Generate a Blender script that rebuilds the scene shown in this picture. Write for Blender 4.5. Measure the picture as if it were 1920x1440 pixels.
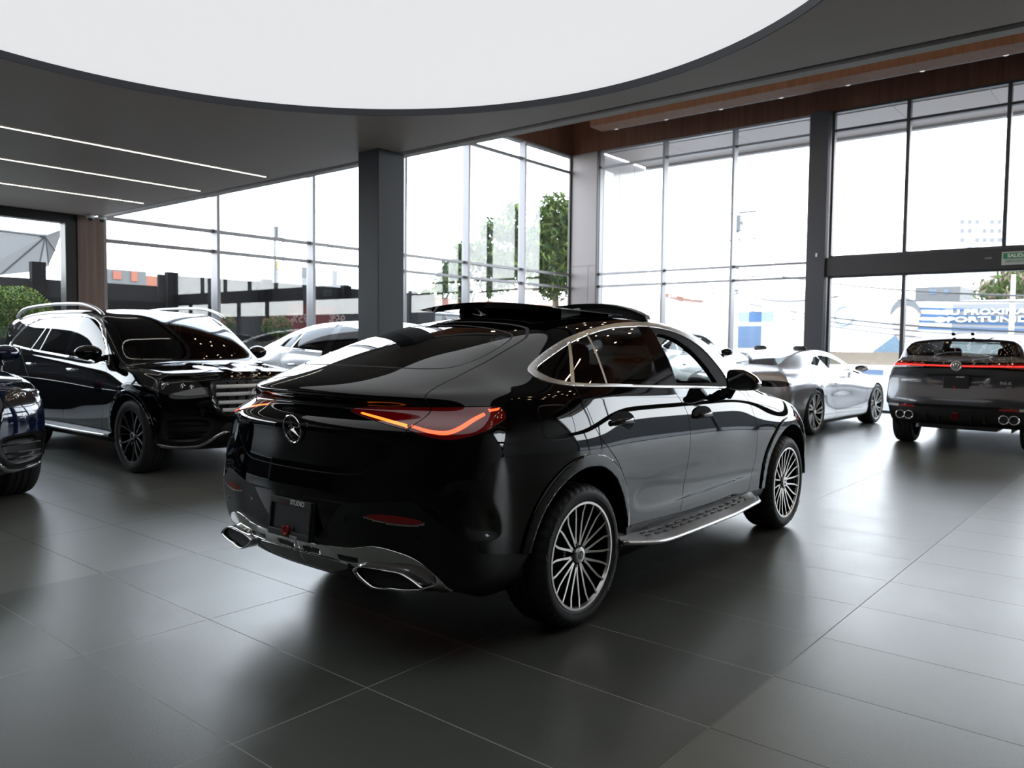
import bpy, math, random
import numpy as np
from mathutils import Vector, Matrix
random.seed(7)
SC = bpy.context.scene
for o in list(bpy.data.objects): bpy.data.objects.remove(o)

# ---------------------------------------------------------------- camera
CAM_H = 1.45
FPX, YAW, PITCH, ROLL = 1497.66, 0.691085, -0.0519187, 0.0108766
def _basis():
    f = np.array([math.cos(YAW)*math.cos(PITCH), math.sin(YAW)*math.cos(PITCH), math.sin(PITCH)])
    r = np.array([math.sin(YAW), -math.cos(YAW), 0.0]); u = np.cross(r, f)
    c, s = math.cos(ROLL), math.sin(ROLL)
    return f, c*r+s*u, -s*r+c*u
_f, _r, _u = _basis()
cd = bpy.data.cameras.new('camera'); cam = bpy.data.objects.new('camera', cd)
SC.collection.objects.link(cam)
cd.sensor_width = 36.0; cd.lens = FPX*36.0/1920.0
cd.clip_start = 0.05; cd.clip_end = 500
cam.matrix_world = Matrix(((_r[0], _u[0], -_f[0], 0), (_r[1], _u[1], -_f[1], 0), (_r[2], _u[2], -_f[2], CAM_H), (0, 0, 0, 1)))
cd.dof.use_dof = True; cd.dof.focus_distance = 4.1; cd.dof.aperture_fstop = 3.5
SC.camera = cam
# ---------------------------------------------------------------- exposure and sky
vs = SC.view_settings
SC.display_settings.display_device = 'sRGB'
vs.view_transform = 'Standard'; vs.look = 'None'; vs.exposure = 0.0; vs.gamma = 1.0; vs.use_curve_mapping = False
W = bpy.data.worlds.new('overcast_sky'); SC.world = W; W.use_nodes = True
nt = W.node_tree; nt.nodes.clear()
wo = nt.nodes.new('ShaderNodeOutputWorld'); bg = nt.nodes.new('ShaderNodeBackground')
tc = nt.nodes.new('ShaderNodeTexCoord'); sx = nt.nodes.new('ShaderNodeSeparateXYZ'); cr = nt.nodes.new('ShaderNodeValToRGB')
nz = nt.nodes.new('ShaderNodeTexNoise'); nz.inputs['Scale'].default_value = 3.0; nz.inputs['Detail'].default_value = 4
mx = nt.nodes.new('ShaderNodeMixRGB'); mx.blend_type = 'MULTIPLY'; mx.inputs[0].default_value = 0.12
nt.links.new(tc.outputs['Generated'], sx.inputs[0]); nt.links.new(sx.outputs['Z'], cr.inputs[0])
nt.links.new(tc.outputs['Generated'], nz.inputs['Vector'])
cr.color_ramp.elements[0].position = 0.0; cr.color_ramp.elements[0].color = (0.97, 0.98, 1.0, 1)
cr.color_ramp.elements[1].position = 0.6; cr.color_ramp.elements[1].color = (0.74, 0.84, 1.0, 1)
nt.links.new(cr.outputs[0], mx.inputs[1]); nt.links.new(nz.outputs['Fac'], mx.inputs[2])
nt.links.new(mx.outputs[0], bg.inputs[0]); bg.inputs[1].default_value = 9.5
nt.links.new(bg.outputs[0], wo.inputs[0])
# ================================================================= helpers
COL = SC.collection
def _mesh(name, V, F, smooth=False):
    me = bpy.data.meshes.new(name); me.from_pydata([tuple(map(float, v)) for v in V], [], [tuple(int(i) for i in f) for f in F])
    me.validate(clean_customdata=False)
    if smooth: me.shade_smooth()
    return me
def tag(o, label=None, cat=None, group=None, kind=None):
    if label: o['label'] = label
    if cat: o['category'] = cat
    if group: o['group'] = group
    if kind: o['kind'] = kind
    return o
def obj(name, data, m=None, parent=None, loc=None, rot=None):
    o = bpy.data.objects.new(name, data); COL.objects.link(o)
    if m is not None and data is not None and not data.materials: data.materials.append(m)
    if parent is not None: o.parent = parent
    if loc is not None: o.location = loc
    if rot is not None: o.rotation_euler = rot
    return o
def thing(name, label, cat, loc=(0,0,0), rotz=0.0, group=None):
    o = bpy.data.objects.new(name, None); COL.objects.link(o); o.location = loc; o.rotation_euler = (0, 0, rotz)
    o.empty_display_size = 0.1
    return tag(o, label, cat, group)
class MB:
    """collects simple solids into one mesh"""
    def __init__(s): s.V = []; s.F = []
    def add(s, V, F):
        n = len(s.V); s.V += [tuple(v) for v in V]; s.F += [tuple(i+n for i in f) for f in F]; return s
    def box(s, x0, x1, y0, y1, z0, z1):
        V = [(x, y, z) for x in (x0, x1) for y in (y0, y1) for z in (z0, z1)]
        return s.add(V, [(0,1,3,2),(4,6,7,5),(0,4,5,1),(2,3,7,6),(0,2,6,4),(1,5,7,3)])
    def obox(s, c, ax, ay, az):
        c, ax, ay, az = map(np.array, (c, ax, ay, az))
        V = [c+i*ax+j*ay+k*az for i in (-1,1) for j in (-1,1) for k in (-1,1)]
        return s.add(V, [(0,1,3,2),(4,6,7,5),(0,4,5,1),(2,3,7,6),(0,2,6,4),(1,5,7,3)])
    def prism(s, P, h, n=(0,0,1)):
        P = [np.array(p, float) for p in P]; n = np.array(n, float)*h; k = len(P)
        V = P+[p+n for p in P]
        return s.add(V, [tuple(range(k))[::-1], tuple(range(k, 2*k))]+[(i, (i+1)%k, (i+1)%k+k, i+k) for i in range(k)])
    def tube(s, P, r, n=10, closed=False, cap=True):
        """swept circle (r may be a list of radii)"""
        P = [np.array(p, float) for p in P]; m = len(P)
        R = r if isinstance(r, (list, tuple, np.ndarray)) else [r]*m
        V = []; up = None
        for i in range(m):
            a = P[(i-1) % m] if (closed or i > 0) else P[i]; b = P[(i+1) % m] if (closed or i < m-1) else P[i]
            t = b-a; t = t/(np.linalg.norm(t)+1e-12)
            if up is None:
                up = np.array([0,0,1.0]) if abs(t[2]) < .9 else np.array([1.0,0,0])
            x = np.cross(up, t); x /= np.linalg.norm(x)+1e-12; y = np.cross(t, x); up = y
            for k in range(n):
                an = 2*math.pi*k/n; V.append(P[i]+R[i]*(math.cos(an)*x+math.sin(an)*y))
        F = []
        for i in range(m if closed else m-1):
            j = (i+1) % m
            for k in range(n): F.append((i*n+k, i*n+(k+1)%n, j*n+(k+1)%n, j*n+k))
        if cap and not closed: F += [tuple(range(n))[::-1], tuple((m-1)*n+k for k in range(n))]
        return s.add(V, F)
    def lathe(s, prof, n=32, axis='y', c=(0,0,0), a0=0.0, a1=2*math.pi):
        """prof = [(radius, along)]"""
        full = abs(a1-a0-2*math.pi) < 1e-6; m = len(prof); V = []; F = []; nn = n if full else n+1
        for i in range(nn):
            a = a0+(a1-a0)*i/n; ca, sa = math.cos(a), math.sin(a)
            for r, t in prof:
                if axis == 'y': V.append((c[0]+r*ca, c[1]+t, c[2]+r*sa))
                elif axis == 'z': V.append((c[0]+r*ca, c[1]+r*sa, c[2]+t))
                else: V.append((c[0]+t, c[1]+r*ca, c[2]+r*sa))
        for i in range(n):
            j = (i+1) % nn
            for k in range(m-1): F.append((i*m+k, i*m+k+1, j*m+k+1, j*m+k))
        return s.add(V, F)
    def sphere(s, c, r, n=12, sc=(1,1,1)):
        m = n//2+1; prof = [(r*math.sin(math.pi*i/(m-1))*1.0, -r*math.cos(math.pi*i/(m-1))) for i in range(m)]
        k = len(s.V); s.lathe(prof, n, 'z')
        for i in range(k, len(s.V)):
            v = s.V[i]; s.V[i] = (v[0]*sc[0]+c[0], v[1]*sc[1]+c[1], v[2]*sc[2]+c[2])
        return s
    def xf(s, M):
        s.V = [tuple(M @ Vector(v)) for v in s.V]; return s
    def build(s, name, m=None, parent=None, smooth=False, loc=None, bevel=None, sub=0, mirror=False):
        V, F = s.V, s.F
        if mirror:
            V = [(v[0], -v[1], v[2]) for v in V]; F = [f[::-1] for f in F]
        me = _mesh(name, V, F, smooth); o = obj(name, me, m, parent, loc)
        if bevel:
            b = o.modifiers.new('bevel', 'BEVEL'); b.width = bevel; b.segments = 2; b.limit_method = 'ANGLE'
        if sub:
            b = o.modifiers.new('sub', 'SUBSURF'); b.levels = sub; b.render_levels = sub
        return o
def autosmooth(o, ang=35):
    """smooth faces, sharp edges above the angle"""
    me = o.data; me.shade_smooth()
    me.set_sharp_from_angle(angle=math.radians(ang)); return o
# ---- materials
MATS = {}
def mat(name, base=(0.5,0.5,0.5), rough=0.5, metal=0.0, emis=None, es=0.0, coat=0.0, spec=0.5, bump=None, trans=0.0):
    if name in MATS: return MATS[name]
    m = bpy.data.materials.new(name); m.use_nodes = True; b = m.node_tree.nodes['Principled BSDF']
    b.inputs['Base Color'].default_value = (*base, 1); b.inputs['Roughness'].default_value = rough
    b.inputs['Metallic'].default_value = metal; b.inputs['Specular IOR Level'].default_value = spec
    if coat: b.inputs['Coat Weight'].default_value = coat; b.inputs['Coat Roughness'].default_value = 0.02
    if emis: b.inputs['Emission Color'].default_value = (*emis, 1); b.inputs['Emission Strength'].default_value = es
    if bump:
        t = m.node_tree; n = t.nodes.new('ShaderNodeTexNoise'); n.inputs['Scale'].default_value = bump[0]; n.inputs['Detail'].default_value = 3
        c = t.nodes.new('ShaderNodeTexCoord'); bp = t.nodes.new('ShaderNodeBump'); bp.inputs['Strength'].default_value = bump[1]; bp.inputs['Distance'].default_value = bump[2]
        t.links.new(c.outputs['Object'], n.inputs['Vector']); t.links.new(n.outputs['Fac'], bp.inputs['Height']); t.links.new(bp.outputs[0], b.inputs['Normal'])
    m.diffuse_color = (*base, 1); MATS[name] = m
    return m
def glass(name, tint=(0.9,0.95,0.93), refl=1.0, f0=0.04, rough=0.0):
    """pane: clear transmission with Fresnel (Schlick) reflection, the same from both sides"""
    if name in MATS: return MATS[name]
    m = bpy.data.materials.new(name); m.use_nodes = True; t = m.node_tree; t.nodes.clear(); N = t.nodes; L = t.links
    o = N.new('ShaderNodeOutputMaterial'); mx = N.new('ShaderNodeMixShader'); tr = N.new('ShaderNodeBsdfTransparent')
    g = N.new('ShaderNodeBsdfGlossy'); g.inputs['Roughness'].default_value = rough
    ge = N.new('ShaderNodeNewGeometry'); dt = N.new('ShaderNodeVectorMath'); dt.operation = 'DOT_PRODUCT'
    L.new(ge.outputs['Incoming'], dt.inputs[0]); L.new(ge.outputs['Normal'], dt.inputs[1])
    def mt(op, a, b=None):
        n = N.new('ShaderNodeMath'); n.operation = op; n.use_clamp = False
        for i, v in enumerate((a, b)):
            if v is None: continue
            if isinstance(v, (int, float)): n.inputs[i].default_value = v
            else: L.new(v, n.inputs[i])
        return n.outputs[0]
    c = mt('ABSOLUTE', dt.outputs['Value']); p = mt('POWER', mt('SUBTRACT', 1.0, c), 5.0); f = mt('ADD', mt('MULTIPLY', p, 1-f0), f0)
    tr.inputs[0].default_value = (*tint, 1); g.inputs[0].default_value = (refl, refl, refl, 1)
    L.new(f, mx.inputs[0]); L.new(tr.outputs[0], mx.inputs[1]); L.new(g.outputs[0], mx.inputs[2]); L.new(mx.outputs[0], o.inputs[0])
    MATS[name] = m; return m
def wood(name, c0, c1, scale=(14, 14, 0.7), rough=0.45):
    if name in MATS: return MATS[name]
    m = mat(name, c0, rough, spec=0.2); t = m.node_tree; b = t.nodes['Principled BSDF']
    c = t.nodes.new('ShaderNodeTexCoord'); mp = t.nodes.new('ShaderNodeMapping'); mp.inputs['Scale'].default_value = scale
    n = t.nodes.new('ShaderNodeTexNoise'); n.inputs['Scale'].default_value = 1.0; n.inputs['Detail'].default_value = 6; n.inputs['Distortion'].default_value = 0.6
    r = t.nodes.new('ShaderNodeValToRGB'); r.color_ramp.elements[0].position = .3; r.color_ramp.elements[1].position = .7
    r.color_ramp.elements[0].color = (*c0, 1); r.color_ramp.elements[1].color = (*c1, 1)
    t.links.new(c.outputs['Object'], mp.inputs[0]); t.links.new(mp.outputs[0], n.inputs['Vector']); t.links.new(n.outputs['Fac'], r.inputs[0]); t.links.new(r.outputs[0], b.inputs['Base Color'])
    return m
def text_mesh(s, size=1.0, depth=0.002, bold=False):
    cu = bpy.data.curves.new('t', 'FONT'); cu.body = s; cu.size = size; cu.extrude = depth; cu.align_x = 'CENTER'; cu.align_y = 'CENTER'
    if bold: cu.offset = 0.02*size
    o = bpy.data.objects.new('t', cu); COL.objects.link(o)
    dg = bpy.context.evaluated_depsgraph_get(); me = bpy.data.meshes.new_from_object(o.evaluated_get(dg))
    bpy.data.objects.remove(o); bpy.data.curves.remove(cu)
    return me
def text(name, s, size, m, parent, origin, ex, ey, depth=0.002, bold=False, fx=1.0, width=None):
    """lettering lying in the plane spanned by ex (reading direction) and ey (up)"""
    me = text_mesh(s, size, depth, bold); me.name = name
    if width:
        xs = [v.co.x for v in me.vertices]; k = width/(max(xs)-min(xs))
        for v in me.vertices: v.co.x *= k
    ex = Vector(ex).normalized(); ey = Vector(ey).normalized(); ez = ex.cross(ey)
    M = Matrix(((ex.x, ey.x, ez.x, origin[0]), (ex.y, ey.y, ez.y, origin[1]), (ex.z, ey.z, ez.z, origin[2]), (0,0,0,1)))
    me.transform(M); me.materials.clear(); me.materials.append(m)
    return obj(name, me, None, parent)
def copy_tree(o, parent=None):
    c = o.copy(); COL.objects.link(c)
    if parent is not None: c.parent = parent
    for ch in [x for x in o.children]: copy_tree(ch, c)
    return c
# ================================================================= the room
S = CAM_H/1.396
XW, YW = 18*S, 12.85*S           # inner faces of the two glazed walls
ZC = 3.24*S                      # low ceiling
ZU = 8.3                         # high ceiling over the glazed bay
XE = 5.48*S                      # edge of the low ceiling
X0, Y0 = -9.0, -9.0
M_frame = mat('grey_aluminium', (0.23,0.23,0.245), 0.38, 0.35)
M_dark = mat('anthracite_metal', (0.045,0.047,0.055), 0.42, 0.2)
M_black = mat('black_metal', (0.012,0.012,0.013), 0.4)
M_ceil = mat('grey_plaster', (0.56,0.485,0.44), 0.5, bump=(60,0.03,0.002))
M_wood = wood('walnut_cladding', (0.105,0.048,0.032), (0.165,0.078,0.052), (9,9,0.5), 0.6)
M_wood2 = wood('walnut_column', (0.19,0.135,0.115), (0.28,0.205,0.175), (16,16,0.6), 0.45)
M_panel = mat('taupe_panel', (0.20,0.175,0.175), 0.4, 0.1)
M_white = mat('white_paint', (0.8,0.8,0.8), 0.5)
M_pane = glass('window_glass', (0.97,0.985,0.98), 1.0, 0.048)
# floor: 0.6 x 1.2 m porcelain tiles, a dark field crossing pale ones
def tile_mat():
    m = mat('porcelain_tiles', (0.05,0.05,0.05), 0.3); t = m.node_tree; b = t.nodes['Principled BSDF']; L = t.links; N = t.nodes
    def math_(op, a, c=None, d=None):
        n = N.new('ShaderNodeMath'); n.operation = op
        for i, v in enumerate((a, c, d)):
            if v is None: continue
            if isinstance(v, (int, float)): n.inputs[i].default_value = v
            else: L.new(v, n.inputs[i])
        return n.outputs[0]
    g = N.new('ShaderNodeNewGeometry'); sp = N.new('ShaderNodeSeparateXYZ'); L.new(g.outputs['Position'], sp.inputs[0])
    tx, ty = 0.4288*1.45, 0.8623*1.45; ox, oy = 1.0495*1.45, 0.893*1.45
    u = math_('DIVIDE', math_('SUBTRACT', sp.outputs[0], ox), tx); v = math_('DIVIDE', math_('SUBTRACT', sp.outputs[1], oy), ty)
    du = math_('MULTIPLY', math_('SUBTRACT', 0.5, math_('ABSOLUTE', math_('SUBTRACT', math_('FRACT', u), 0.5))), tx)
    dv = math_('MULTIPLY', math_('SUBTRACT', 0.5, math_('ABSOLUTE', math_('SUBTRACT', math_('FRACT', v), 0.5))), ty)
    joint = math_('LESS_THAN', math_('MINIMUM', du, dv), 0.0022)
    dark = math_('MULTIPLY', math_('GREATER_THAN', v, 0.0), math_('LESS_THAN', v, 3.0))
    cu = math_('FLOOR', u); cv = math_('FLOOR', v); cmb = N.new('ShaderNodeCombineXYZ'); L.new(cu, cmb.inputs[0]); L.new(cv, cmb.inputs[1])
    wn = N.new('ShaderNodeTexWhiteNoise'); wn.noise_dimensions = '2D'; L.new(cmb.outputs[0], wn.inputs[0])
    n1 = N.new('ShaderNodeTexNoise'); n1.inputs['Scale'].default_value = 2.2; n1.inputs['Detail'].default_value = 7; n1.inputs['Roughness'].default_value = 0.6; L.new(g.outputs['Position'], n1.inputs['Vector'])
    n2 = N.new('ShaderNodeTexNoise'); n2.inputs['Scale'].default_value = 130; n2.inputs['Detail'].default_value = 2; L.new(g.outputs['Position'], n2.inputs['Vector'])
    def mixc(f, a, c):
        n = N.new('ShaderNodeMixRGB')
        if isinstance(f, (int, float)): n.inputs[0].default_value = f
        else: L.new(f, n.inputs[0])
        for i, v in ((1, a), (2, c)):
            if isinstance(v, tuple): n.inputs[i].default_value = (*v, 1)
            else: L.new(v, n.inputs[i])
        return n.outputs[0]
    base = mixc(dark, (0.140,0.145,0.128), (0.078,0.084,0.074))
    k = math_('ADD', 0.72, math_('ADD', math_('MULTIPLY', n1.outputs['Fac'], 0.42), math_('MULTIPLY', wn.outputs['Value'], 0.14)))
    hs = N.new('ShaderNodeVectorMath'); hs.operation = 'SCALE'; L.new(base, hs.inputs[0]); L.new(k, hs.inputs['Scale'])
    jc = mixc(dark, (0.03,0.03,0.03), (0.34,0.34,0.30))
    col = mixc(joint, hs.outputs[0], jc); L.new(col, b.inputs['Base Color'])
    rg = math_('ADD', 0.27, math_('MULTIPLY', n1.outputs['Fac'], 0.10)); L.new(math_('ADD', rg, math_('MULTIPLY', joint, 0.4)), b.inputs['Roughness'])
    bp = N.new('ShaderNodeBump'); bp.inputs['Strength'].default_value = 0.35; bp.inputs['Distance'].default_value = 0.0012
    L.new(math_('SUBTRACT', n2.outputs['Fac'], math_('MULTIPLY', joint, 0.8)), bp.inputs['Height']); L.new(bp.outputs[0], b.inputs['Normal'])
    return m
tag(MB().box(X0, XW+0.2, Y0, YW+0.2, -0.2, 0).build('floor', tile_mat()), kind='structure')
# low ceiling with the round opening
CC = (2.379, 3.432); CR = 2.866
def ceiling_with_hole():
    n = 128; ring = [(CC[0]+CR*math.cos(2*math.pi*i/n), CC[1]+CR*math.sin(2*math.pi*i/n)) for i in range(n)]
    x0, x1, y0, y1 = X0, XE-0.10, Y0, YW
    out = []
    for x, y in ring:
        dx, dy = x-CC[0], y-CC[1]; ts = []
        if dx > 1e-9: ts.append((x1-CC[0])/dx)
        if dx < -1e-9: ts.append((x0-CC[0])/dx)
        if dy > 1e-9: ts.append((y1-CC[1])/dy)
        if dy < -1e-9: ts.append((y0-CC[1])/dy)
        t = min(ts); out.append((CC[0]+dx*t, CC[1]+dy*t))
    V = [(x, y, ZC) for x, y in ring]+[(x, y, ZC) for x, y in out]
    F = [(i, n+i, n+(i+1)%n, (i+1)%n) for i in range(n)]
    for cx, cy in ((x0,y0),(x1,y0),(x1,y1),(x0,y1)):       # corners of the slab
        k = len(V); V.append((cx, cy, ZC)); best = None
        for i in range(n):
            a, b = out[i], out[(i+1)%n]
            if abs(a[0]-b[0]) > 1e-6 and abs(a[1]-b[1]) > 1e-6 and abs(a[0]-cx)+abs(a[1]-cy)+abs(b[0]-cx)+abs(b[1]-cy) < 4: best = i
        if best is not None: F.append((n+best, k, n+(best+1)%n))
    m = MB().add(V, F); return m
tag(ceiling_with_hole().build('ceiling', M_ceil), kind='structure')
tag(MB().box(X0, XE-0.03, Y0, YW, ZC+0.14, ZC+0.5).build('ceiling', M_ceil), kind='structure')
n = 128
lip = MB().lathe([(CR, ZC-0.004), (CR, ZC+0.05), (CR+0.012, ZC+0.05), (CR+0.012, ZC-0.004), (CR, ZC-0.004)], n, 'z', (CC[0], CC[1], 0)).build('trim_1', mat('dark_lip', (0.028,0.032,0.042), 0.5)); tag(lip, kind='structure'); autosmooth(lip, 40)
dome = thing('ceiling_light', 'huge round backlit white ceiling disc above the black coupe', 'ceiling light', (CC[0], CC[1], ZC+0.05))
M_disc = mat('backlit_membrane', (0.45,0.45,0.45), 0.7, emis=(0.97,0.98,1.0), es=0.78)
dm = MB().lathe([(0.0, 0.003), (CR+0.011, 0.003), (CR+0.011, 0.05), (0.0, 0.05)], n, 'z').build('diffuser', M_disc, dome)
# edge of the low ceiling
tag(MB().box(XE-0.10, XE-0.005, Y0, YW, ZC+0.03, ZC+0.14).build('trim_2', M_black), kind='structure')
tag(MB().box(XE-0.005, XE+0.10, Y0, YW-0.02, ZC+0.0, ZC+0.5).build('trim_3', mat('light_trim', (0.62,0.59,0.58), 0.5)), kind='structure')
tag(MB().box(XE-0.1, XE+0.10, Y0, YW, ZC+0.5, ZU).build('wall_gallery', M_ceil), kind='structure')
# line lights
for i, (yy) in enumerate((8.30, 9.78, 11.32)):
    t = thing('line_light', ('long white line light nearest the round ceiling disc', 'white line light between two others on the grey ceiling', 'white line light nearest the wooden wall column')[i], 'ceiling light', (1.0, yy, ZC), group='line lights in the low ceiling')
    MB().box(-6.0, 4.46, -0.022, 0.022, -0.006, -0.001).build('diffuser', mat('warm_led', (0.9,0.9,0.85), 0.5, emis=(1.0,0.97,0.86), es=6.0), t)
    MB().box(-6.01, 4.47, -0.027, -0.022, -0.008, -0.001).box(-6.01, 4.47, 0.022, 0.027, -0.008, -0.001).build('housing', M_black, t)
# high ceiling, soffit bulkhead with downlights
tag(MB().box(XE+0.2, XW+0.2, Y0, YW+0.2, ZU, ZU+0.1).build('ceiling', M_wood), kind='structure')
ZB = 6.47*S
tag(MB().box(XW-0.05, XW+0.25, Y0, YW+0.25, ZB, ZU).build('wall_right', M_wood), kind='structure')
tag(MB().box(XE+0.2, XW-0.05, YW-0.05, YW+0.25, ZB, ZU).build('wall_left', M_wood), kind='structure')
t = thing('bulkhead', 'long walnut bulkhead with small recessed downlights over the right window wall', 'bulkhead', (16.4, 11.2, 6.72))
MB().box(0, 0.55, Y0-11.2, 0, 0, ZU-6.72).build('casing', wood('walnut_light', (0.12,0.058,0.034), (0.17,0.085,0.050), (9,9,0.5), 0.7), t)
MB().box(0.55, 0.75, Y0-11.2, -0.15, 0.05, 0.5).build('reveal', M_black, t)
lamp_m = mat('warm_lamp', (0.9,0.9,0.9), 0.4, emis=(1.0,0.8,0.55), es=60.0)
for k in range(14):
    o = MB().lathe([(0, 0), (0.045, 0), (0.055, 0.02), (0.0, 0.02)], 14, 'z').build('downlight', mat('dim_lamp', (0.8,0.78,0.75), 0.4, emis=(1,0.9,0.75), es=0.5), None, loc=(17.05, 10.85-k*1.38, 6.745))
    tag(o, 'small round downlight under the long walnut bulkhead', 'downlight', 'downlights in the walnut bulkhead')
random.seed(3)
for i in range(8):
    for j in range(15):
        o = MB().lathe([(0, 0), (0.05, 0), (0.06, 0.02), (0.0, 0.02)], 12, 'z').build('downlight', lamp_m, None, loc=(XE+1.0+i*1.25+random.uniform(-.2,.2), 12.2-j*1.32+random.uniform(-.2,.2), ZU-0.02)) if (i+j) == 0 else None
        if o: DL0 = o
        else:
            o = DL0.copy(); COL.objects.link(o); o.location = (XE+1.0+i*1.25+random.uniform(-.2,.2), 12.2-j*1.32+random.uniform(-.2,.2), ZU-0.02)
        tag(o, 'small round warm downlight in the high walnut ceiling', 'downlight', 'downlights in the high ceiling')
# glazing --------------------------------------------------------------
def member(mb, axis, a0, a1, z0, z1, d0, d1):
    """bar in the left (axis y) or right (axis x) wall"""
    if axis == 'y': mb.box(a0, a1, YW+d0, YW+d1, z0, z1)
    else: mb.box(XW+d0, XW+d1, a0, a1, z0, z1)
def window(name, axis, a0, a1, z0, z1, mull, rails, m=M_frame, mw=0.06, md=0.17, rw=0.055, rd=0.08, label=None, glassm=None):
    w = bpy.data.objects.new(name, None); COL.objects.link(w); w['kind'] = 'structure'
    fr = MB(); member(fr, axis, a0, a0+0.06, z0, z1, -0.08, 0.06); member(fr, axis, a1-0.06, a1, z0, z1, -0.08, 0.06)
    member(fr, axis, a0+.06, a1-.06, z1-0.05, z1, -0.08, 0.06); member(fr, axis, a0+.06, a1-.06, z0, z0+0.06, -0.08, 0.06)
    fr.build('frame', m, w)
    for c in mull:
        mb = MB(); member(mb, axis, c-mw/2, c+mw/2, z0+.06, z1-.05, -md, 0.05); mb.build('mullion', m, w, bevel=0.004)
    for z in rails:
        mb = MB(); member(mb, axis, a0+.06, a1-.06, z-rw/2, z+rw/2, -rd, 0.04); mb.build('transom', m, w)
    mb = MB(); member(mb, axis, a0+.03, a1-.03, z0+.03, z1-.03, -0.005, 0.005); mb.build('glass_pane', glassm or M_pane, w)
    return w
RA, RB = 3.25*S, 2.905*S
lm = [5.5*S+1.9*S*0, 7.41*S, 9.39*S, 11.75*S, 13.73*S, 15.80*S]
window('window_1', 'y', 5.52*S, 18.0*S, 0.0, ZB, lm[1:], [RA, RB, 6.015*S])
window('window_2', 'x', 6.33*S, 11.93*S, 0.0, ZB, [9.95*S, 8.12*S], [RA-.01, RB+.01, 6.04*S])
window('window_3', 'x', Y0, 5.90*S, 3.30*S, ZB, [4.37*S, 2.60*S, 0.80*S, -1.0*S, -2.8*S, -4.6*S, -6.4*S], [6.04*S], M_dark, mw=0.075, md=0.1)
window('door_1', 'x', 1.25, 5.90*S, 0.0, 2.92*S, [4.36*S], [], M_dark, mw=0.075, md=0.1)
window('window_5', 'x', Y0, 1.25, 0.0, 2.92*S, [-1.6*S, -3.6*S, -5.6*S, -7.4*S], [], M_dark, mw=0.075, md=0.1)
mb = MB(); member(mb, 'x', Y0, 5.93*S, 2.91*S, 3.31*S, -0.16, 0.15); tag(mb.build('trim_4', mat('charcoal_beam', (0.030,0.030,0.034), 0.5), bevel=0.005), kind='structure')
# right wall column and corner column
mb = MB(); member(mb, 'x', 5.93*S, 6.33*S, 0, ZB+0.0, -0.22, 0.2)
c = mb.build('square_column', mat('charcoal_column', (0.045,0.047,0.055), 0.45, 0.2), bevel=0.006); tag(c, 'tall charcoal column between the glass walls behind the silver coupe', 'column')
o = MB().box(XW-0.232, XW-0.22, 6.10*S-.01, 6.10*S+.03, 3.34*S, 3.42*S).build('motion_sensor', M_white, bevel=0.004); tag(o, 'tiny white sensor on the tall charcoal column', 'sensor')
cc = thing('corner_column', 'taupe panelled corner column where the two window walls meet', 'column', (XW, YW, 0))
b = MB(); yc0, yc1 = 11.93*S-YW, 0.0
zj = 3.47*S
b.box(-0.10, 0.2, yc0, yc1-0.0, zj+0.005, ZB); b.build('upper_panel', M_panel, cc, bevel=0.004)
b = MB().box(-0.10, 0.2, yc0, yc0+0.28, 0, zj); b.box(-0.10, 0.2, yc0+0.286, yc1, 0, zj); b.build('lower_panel', M_panel, cc, bevel=0.004)
MB().box(-0.09, 0.19, yc0, yc1, zj, zj+0.005).build('joint', M_black, cc)
MB().box(-0.16, -0.10, yc1-0.07, yc1-0.02, 0, ZB).build('edge_strip', M_black, cc)
MB().box(-0.16, 0.0, yc0-0.05, yc0, 0, ZB).build('edge_strip', M_black, cc)
# free-standing dark column under the ceiling edge
c = MB().box(5.14*S, 5.47*S, 5.94*S, 6.24*S, 0, ZC).build('square_column', mat('slate_column', (0.040,0.048,0.062), 0.5, bump=(6,0.25,0.01)), bevel=0.004)
tag(c, 'dark slate-grey square column standing behind the black coupe', 'column')
# left end: walnut column, black glazed door, more grey wall
c = MB().box(5.135*S, 5.52*S, YW-0.12, YW+0.2, 0, ZC).build('wall_column', M_wood2, bevel=0.004); tag(c, 'walnut-clad wall column behind the black sport utility vehicle', 'column')
dr = bpy.data.objects.new('door_2', None); COL.objects.link(dr); dr['kind'] = 'structure'
b = MB(); zh = 3.10*S
b.box(X0, 5.135*S, YW-0.10, YW+0.1, zh, ZC); b.box(4.97*S, 5.135*S, YW-0.10, YW+0.1, 0, zh); b.box(1.2, 1.35, YW-.1, YW+.1, 0, zh); b.build('frame', M_black, dr)
MB().box(-4.0, 4.97*S, YW-.005, YW+.005, 0, zh).build('glass_pane', M_pane, dr)
tag(MB().box(X0, -4.0, YW-0.09, YW+0.1, 0, zh).build('wall_left', mat('dark_wall2', (0.10,0.095,0.09), 0.6)), kind='structure')
# walls behind the camera, glazed on the far right side
tag(MB().box(X0-0.2, X0, Y0, YW, 0, ZC+0.5).build('wall_back', mat('dark_wall', (0.10,0.095,0.09), 0.6)), kind='structure')
tag(MB().box(X0, XW, Y0-0.2, Y0, 0, ZU).build('wall_side', mat('dark_wall'), None), kind='structure')
# security cameras under the low ceiling
for k, (x, y) in enumerate(((5.27*S-0.02, YW-0.30), (5.42*S, YW-0.30))):
    t = thing('security_camera', ('white dome security camera nearer the black door frame', 'white dome security camera nearer the tall left window')[k], 'security camera', (x, y, ZC))
    MB().lathe([(0, 0), (0.06, 0), (0.062, -0.05), (0.055, -0.062), (0, -0.062)], 20, 'z').build('housing', M_white, t, smooth=True)
    MB().sphere((0, -0.01, -0.062), 0.042, 14).build('lens_dome', M_black, t, smooth=True)
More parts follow.
